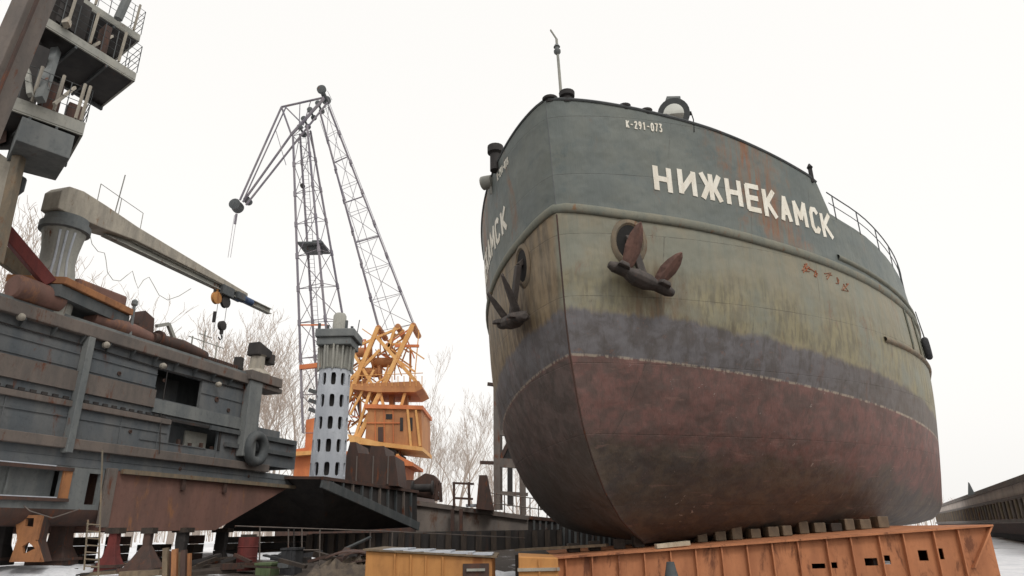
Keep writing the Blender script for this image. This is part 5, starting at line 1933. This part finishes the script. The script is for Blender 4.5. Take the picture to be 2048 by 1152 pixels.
# orange stand with diamond opening
o = thing('orange_stand', 'rust-orange plate stand with a diamond-shaped opening, under the grey vessel at the far left', 'stand', at(50, 1122, 19.3))
YS = 19.3
def frame(mb, outer, inner, Y, d):
    n = len(outer)
    P = [at(*p, Y) for p in outer]
    Q = [at(*p, Y) for p in inner]
    off = V((0, d, 0))
    for k in range(n):
        k2 = (k + 1) % n
        mb.hexa([P[k], P[k2], Q[k2], Q[k]], [P[k] + off, P[k2] + off, Q[k2] + off, Q[k] + off])
mb = MB()
frame(mb, ((18, 1124), (34, 1080), (70, 1080), (84, 1124)), ((46, 1108), (44, 1093), (57, 1084), (70, 1097)), YS, .1)
frame(mb, ((34, 1080), (30, 1030), (84, 1030), (72, 1080)), ((50, 1052), (52, 1036), (68, 1036), (66, 1054)), YS, .1)
mb.build('front_plate', 'orange_rust', o)
mb = MB()
P = [at(*p, YS + .1) for p in ((18, 1124), (34, 1080), (30, 1030), (34, 1030), (38, 1080), (24, 1124))]
mb.hexa(P, [p + V((-.25, .8, 0)) for p in P])
P = [at(*p, YS + .1) for p in ((78, 1124), (68, 1080), (80, 1030), (84, 1030), (72, 1080), (84, 1124))]
mb.hexa(P, [p + V((-.25, .8, 0)) for p in P])
mb.build('side_plate', 'dark_rust', o)
stand('cone_stand', 'dark red tapering stand under the grey vessel, right of the thin ladder', 198, 240, 1066, 1134, 20.5, 'red_paint', .4)
stand('cone_stand', 'brown flaring stand under the red hull, between the ladder and the timber bundle', 255, 318, 1066, 1140, 20.0, 'dark_rust', .22)
stand('cone_stand', 'shadowed rusty stand just right of the orange diamond stand', 84, 142, 1030, 1120, 21.5, 'dark_rust', .5)
stand('cone_stand', 'small shadowed stand at the left picture edge under the vessel', -30, 16, 1020, 1120, 20.5, 'black_steel', .5)
stand('prop', 'slim dark red prop beneath the stern rake, left of the green crate', 478, 502, 1078, 1142, 23.0, 'red_paint', .6)
stand('prop', 'dark prop under the stern end of the red hull', 345, 372, 1064, 1120, 25.0, 'black_steel', .7)
stand('prop', 'dark stubby prop deep under the black pontoon rake', 425, 452, 1064, 1118, 29.0, 'black_steel', .7)
tb = thing('timber_bundle', 'bundle of upright brown timbers standing in front of the red hull stands', 'timbers', at(352, 1150, 17.0))
for k in range(6):
    mb = MB()
    px = 330 + k * 9
    mb.bar(at(px, 1180, 17 + .1 * (k % 2)), at(px + 2, 1096 + (k * 7) % 12, 17 + .1 * (k % 2)), .10, .12)
    mb.build('timber', ('wood', 'dark_rust', 'orange_rust')[k % 3], tb)
mb = MB()
mb.box(at(288, 1146, 18.2), (1.0, .5, .12), (V((1, 0, .02)), V((0, 1, 0)), V((0, 0, 1))))
tag(mb.build('timber', 'wood'), 'yellowish timber lying on the snow in front of the brown flaring stand', 'timber')
# thin ladder hanging from the hull
ld = thing('ladder', 'thin pale ladder standing against the red hull of the grey vessel', 'ladder', at(185, 1150, 18.6))
for a, b in (((196, 1160), (205, 900)), ((168, 1140), (176, 1040))):
    mb = MB()
    mb.tube([at(*a, 18.6), at(*b, 19.0)], .022, 5)
    mb.build('rail', 'ship_wood', ld)
for py in (1048, 1062, 1076, 1090, 1104, 1118, 1132):
    mb = MB()
    mb.tube([at(173 - (py - 1048) * .04, py, 18.62), at(200 - (py - 1048) * .03, py + 2, 18.62)], .016, 4)
    mb.build('rung', 'ship_wood', ld)
mb = MB()
mb.tube([at(20, 988, 19), at(60, 1022, 19.1), at(105, 1036, 19.2), at(160, 1018, 19.5)], .015, 4)
tag(mb.build('mooring_rope', 'taupe', None, True), 'slack thin rope drooping under the bilge at the left edge', 'rope')
# scaffolding in front of the black pontoon
sf = thing('scaffold', 'pale tube scaffold frame standing in the dark under the black pontoon', 'scaffold', at(640, 1145, 24))
SY = 24.0
for a, b in (((470, 1052), (760, 1062)), ((760, 1062), (1050, 1076)), ((575, 1140), (700, 1142)), ((578, 1100), (640, 1100)), ((470, 1054), (470, 1054.5))):
    mb = MB()
    mb.tube([at(*a, SY), at(*b, SY)], .02, 5)
    mb.build('ledger', 'taupe', sf)
for px, y0, y1 in ((604, 1056, 1150), (640, 1057, 1130), (588, 1056, 1150), (577, 1058, 1150), (741, 1062, 1098), (785, 1064, 1100), (520, 1054, 1142)):
    mb = MB()
    mb.tube([at(px, y0, SY), at(px - 1, y1, SY)], .024, 5)
    mb.build('standard', 'taupe' if px != 588 else 'black_steel', sf)
mb = MB()
mb.tube([at(690, 1098, SY), at(742, 1074, SY)], .05, 5)
mb.build('brace', 'grey_dark', sf)
# boxes and drums
def crate(name, label, cat, px0, px1, py0, py1, Y, m_, d=.8):
    a, b = at(px0, py1, Y), at(px1, py0, Y)
    o = thing(name, label, cat, ((a.x + b.x) / 2, Y, a.z))
    mb = MB()
    mb.box(((a.x + b.x) / 2, Y + d / 2, (a.z + b.z) / 2), (b.x - a.x, d, b.z - a.z))
    mb.build('body', m_, o, bevel=.02)
    mb = MB()
    mb.box(((a.x + b.x) / 2, Y + d / 2, b.z + .03), (b.x - a.x + .06, d + .06, .06))
    mb.build('lid', m_, o)
    for t in (.33, .66):
        mb = MB()
        mb.box((a.x + (b.x - a.x) * t, Y - .012, (a.z + b.z) / 2), (.05, .02, (b.z - a.z) * .96))
        mb.build('batten', m_, o)
    return o
crate('steel_box', 'blue-black steel box standing by the scaffold tubes', 'box', 558, 592, 1100, 1152, 22, 'rubber')
crate('green_crate', 'faded green crate with a pale lid right of the slim red prop', 'crate', 508, 542, 1130, 1160, 21, 'green_paint')
crate('brown_crate', 'dull brown crate left of the slim red prop', 'crate', 440, 476, 1118, 1142, 23, 'dark_wood')
mb = MB()
mb.lathe(V((at(490, 1150, 22).x, 22, 0)), (0, 0, 1), [(.3, -.05), (.3, .3), (.32, .32), (.3, .34), (.3, .6), (.32, .62), (.3, .64), (.3, .9), (.26, .9)], 18)
tag(mb.build('steel_drum', 'red_paint', None, True), 'dark red steel drum standing on the ground beside the green crate', 'drum')
# heap of canvas and scrap in front of the yellow hut
rr = random.Random(11)
tp = thing('canvas_heap', 'lumpy heap of brown canvas with curled iron sheets before the long yellow box', 'heap', at(700, 1150, 17.5))
mb = MB()
hc = at(700, 1140, 17.6)
rows = []
for i in range(15):
    r_ = []
    for j in range(11):
        u, v = i / 14, j / 10
        x = hc.x - 1.15 + 2.3 * u
        y = 17.0 + 1.2 * v
        h = .50 * sin(pi * u) ** .6 * sin(pi * v) ** .5 * (.45 + .9 * rr.random())
        r_.append(V((x + rr.uniform(-.05, .05), y, -.12 + h)))
    rows.append(r_)
mb.rows(rows)
mb.build('canvas', 'canvas', tp, True)
for a, b, w_, k in (((650, 1118), (730, 1112), .5, .1), ((700, 1128), (782, 1132), .4, .08), ((690, 1112), (755, 1122), .3, .12)):
    mb = MB()
    A, B = at(*a, 17.4), at(*b, 17.6)
    rows = []
    for i in range(8):
        t = i / 7
        p = lerp(A, B, t) + V((0, 0, sin(t * pi) * k))
        rows.append([p, p + V((0, w_, .05)), p + V((0, w_, .075)), p + V((0, 0, .03))])
    mb.rows(rows, True)
    mb.build('iron_sheet', 'dark_rust', tp)
# scattered scrap
for i in range(26):
    px, Y = rr.uniform(380, 720), rr.uniform(19, 27)
    p = at(px, 1100, Y)
    mb = MB()
    a = rr.uniform(0, pi)
    L = rr.uniform(.4, 1.3)
    mb.bar((p.x - cos(a) * L / 2, Y - sin(a) * L / 2, .05 + rr.uniform(0, .15)), (p.x + cos(a) * L / 2, Y + sin(a) * L / 2, .1 + rr.uniform(0, .35)), rr.uniform(.08, .3), rr.uniform(.05, .2))
    tag(mb.build('scrap_piece', rr.choice(['dark_rust', 'black_steel', 'dark_wood', 'grey_dark', 'rubber'])), 'piece of dark scrap iron or timber littering the ground under the black pontoon', 'scrap', 'scrap pieces littering the ground')
for i, (px, py, Y, w_) in enumerate(((60, 1140, 20.5, 2.6), (150, 1136, 22, 2.2), (240, 1142, 21, 1.8), (1010, 1150, 20, .9), (540, 1085, 30, 2.0), (430, 1090, 31, 1.8))):
    p = at(px, py, Y)
    mb = MB()
    rows = []
    for a in range(9):
        r_ = []
        for b in range(9):
            u, v = a / 8 * 2 - 1, b / 8 * 2 - 1
            h = max(0, 1 - u * u - v * v) ** .8 * (.22 + .1 * rr.random())
            r_.append(V((p.x + u * w_, Y + v * w_ * .5 + rr.uniform(-.05, .05), gz(p.x + u * w_, Y + v * w_ * .5) - .03 + h)))
        rows.append(r_)
    mb.rows(rows)
    o = mb.build('snow_bank', 'snow', None, True)
    o['kind'] = 'structure'
for i in range(18):
    Y = rr.uniform(19.5, 25)
    px = rr.uniform(100, 420)
    p = at(px, 1130, Y)
    z = gz(p.x, Y)
    a = rr.uniform(-.6, .6)
    L = rr.uniform(.5, 1.8)
    mb = MB()
    mb.bar((p.x - cos(a) * L / 2, Y - sin(a) * L / 2, z + .05), (p.x + cos(a) * L / 2, Y + sin(a) * L / 2, z + rr.uniform(.06, .3)), rr.uniform(.06, .16), rr.uniform(.04, .1))
    tag(mb.build('scrap_plank', rr.choice(['dark_rust', 'dark_wood', 'wood', 'black_steel'])), 'plank or iron offcut lying in the snow among the stands under the grey vessel', 'offcut', 'offcuts lying among the stands')
# trestles under the pontoon and barges: dark rows added to fill the shade below
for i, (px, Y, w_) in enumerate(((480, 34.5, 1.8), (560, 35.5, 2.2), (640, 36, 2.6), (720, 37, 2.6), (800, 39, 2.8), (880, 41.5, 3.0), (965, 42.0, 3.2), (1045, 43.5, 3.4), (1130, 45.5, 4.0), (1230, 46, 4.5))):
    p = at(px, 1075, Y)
    o = thing('trestle', 'dark timber trestle added as shade fill under the black pontoon and grey barges', 'trestle', (p.x, Y, 0), 'trestles under the pontoon and barges')
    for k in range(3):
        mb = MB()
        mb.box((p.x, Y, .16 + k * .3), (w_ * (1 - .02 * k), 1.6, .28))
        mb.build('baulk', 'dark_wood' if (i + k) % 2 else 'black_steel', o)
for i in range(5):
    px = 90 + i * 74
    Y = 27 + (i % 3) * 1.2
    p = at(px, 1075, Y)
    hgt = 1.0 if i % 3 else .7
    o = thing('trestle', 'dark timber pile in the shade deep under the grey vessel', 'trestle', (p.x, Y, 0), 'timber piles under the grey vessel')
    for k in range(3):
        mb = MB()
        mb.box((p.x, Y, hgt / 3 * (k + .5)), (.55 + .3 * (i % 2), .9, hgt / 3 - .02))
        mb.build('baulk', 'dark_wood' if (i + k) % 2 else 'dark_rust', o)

wl = thing('shade_fill_wall', 'low dark wall added to fill the shade beneath the pontoon and barges', 'wall', (0, 40, 0))  # added dark wall, stands in for the shade under the hulls
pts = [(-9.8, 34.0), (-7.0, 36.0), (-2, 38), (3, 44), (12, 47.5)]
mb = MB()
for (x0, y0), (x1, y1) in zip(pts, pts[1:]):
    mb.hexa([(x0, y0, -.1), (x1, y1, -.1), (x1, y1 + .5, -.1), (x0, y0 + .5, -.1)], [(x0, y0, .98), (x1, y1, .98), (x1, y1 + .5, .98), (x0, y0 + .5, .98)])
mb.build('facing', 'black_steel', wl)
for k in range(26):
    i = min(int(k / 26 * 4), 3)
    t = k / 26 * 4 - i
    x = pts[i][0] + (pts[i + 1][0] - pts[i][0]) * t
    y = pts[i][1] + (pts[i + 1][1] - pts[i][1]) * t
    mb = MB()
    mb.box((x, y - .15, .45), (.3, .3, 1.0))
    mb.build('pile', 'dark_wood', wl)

# ------------------------------------------------------------------ bare trees behind the yard
def tree_mesh(seed, upright, depth=6):
    rr = random.Random(seed)
    tr, crn = MB(), MB()
    def grow(p, d, L, r_, lev):
        n = 4 if lev < 2 else 3
        pts, rs = [p], [r_]
        q = p
        for k in range(n):
            d = (d + V((rr.uniform(-1, 1), rr.uniform(-1, 1), rr.uniform(-.3, .8) * upright)) * (.10 + .045 * lev)).normalized()
            q = q + d * L / n
            pts.append(q)
            rs.append(r_ * (1 - .55 * (k + 1) / n))
        (tr if lev == 0 else crn).tube(pts, rs, 6 if lev == 0 else 4 if lev < 3 else 3)
        if lev >= depth:
            return
        kids = (5, 4, 3, 3, 2, 2)[min(lev, 5)]
        for k in range(kids):
            t = rr.uniform(.35, 1.0) if k else 1.0
            i = min(int(t * n), n - 1)
            b = pts[i].lerp(pts[i + 1], t * n - i)
            side = V((rr.uniform(-1, 1), rr.uniform(-1, 1), rr.uniform(-.1, .5))).normalized()
            nd = (d * (1.0 if k == 0 else .75) + side * (.25 if k == 0 else .75) + V((0, 0, .30 * upright))).normalized()
            rad = max(.0008, rs[i] * (.72 if k == 0 else .5))
            grow(b, nd, L * rr.uniform(.5, .74), rad, lev + 1)
    grow(V((0, 0, -.02)), V((rr.uniform(-.05, .05), 0, 1)), .36, .0135, 0)
    return tr, crn
protos = []
for i, (seed, up) in enumerate(((3, 1.0), (8, .6), (15, 1.2), (21, .4), (33, .9))):
    protos.append(tree_mesh(seed, up))
TREES = [  # px, top py, base distance, proto, label
 (12, 425, 62, 0, 'bare tree at the left edge behind the steel tower foot'),
 (52, 440, 66, 2, 'bare tree between the steel tower and the crane pedestal'),
 (88, 470, 72, 4, 'bare tree seen just left of the flared crane pedestal'),
 (160, 560, 80, 3, 'low bare tree behind the gear platform right of the crane pedestal'),
 (335, 612, 78, 1, 'wide bare tree behind the pointed plate and bent bar on the vessel'),
 (405, 640, 82, 3, 'bare tree behind the hook block of the deck crane'),
 (455, 598, 76, 0, 'tall bare tree rising behind the tip of the cream crane beam'),
 (505, 610, 80, 4, 'bare tree behind the stern bollard of the grey vessel'),
 (550, 690, 74, 1, 'spreading bare tree left of the lattice mast foot'),
 (580, 655, 84, 2, 'slender bare tree touching the left leg of the lattice mast'),
 (628, 700, 90, 0, 'bare tree half hidden behind the white perforated column'),
 (845, 690, 95, 2, 'slender tall bare tree right behind the yellow crane house'),
 (872, 860, 78, 1, 'low bushy bare tree right of the yellow crane'),
 (850, 890, 84, 3, 'low bare tree beside the yellow crane base'),
 (918, 785, 70, 4, 'tall forked bare tree between the yellow crane and the ship bow'),
 (950, 840, 80, 0, 'bare tree right of the tall forked tree'),
 (985, 830, 76, 2, 'bare tree next to the gantry tower leg'),
 (1030, 880, 80, 3, 'bare tree seen through the gantry tower'),
]
first = {}
for px, py, Y, k, lab in TREES:
    top = at(px, py, Y)
    h = (top.z) / .98
    if k not in first:
        tr, crn = protos[k]
        o = thing('bare_tree', lab, 'tree', (0, 0, 0), 'bare winter trees behind the yard')
        zmax = max(p.z for p in crn.v)
        tr.v = [p / zmax for p in tr.v]
        crn.v = [p / zmax for p in crn.v]
        tr.build('trunk', 'bark', o)
        crn.build('crown', 'twig', o)
        first[k] = o
        o.location = (top.x, Y, 0)
    else:
        o = copy_tree(first[k], (top.x, Y, 0), lab)
        o.rotation_euler = (0, 0, random.uniform(0, 6.28))
    o.scale = (h, h, h)
# far bank of bare wood, one mass low on the horizon
fw = MB()
rr = random.Random(2)
for i in range(1500):
    x = rr.uniform(-110, 130)
    y = 120 + rr.uniform(0, 30)
    if 4 < x < 60:
        continue
    h = rr.uniform(2.5, 6.0)
    p = V((x, y, 0))
    q = p + V((rr.uniform(-.5, .5), 0, h))
    fw.tube([p, q], [.07, .02], 3)
    for k in range(6):
        b = p.lerp(q, rr.uniform(.3, .95))
        fw.tube([b, b + V((rr.uniform(-1, 1), rr.uniform(-.5, .5), rr.uniform(.4, 1.4)))], [.03, .01], 3)
fwo = fw.build('far_wood', 'twig')
fwo['kind'] = 'stuff'
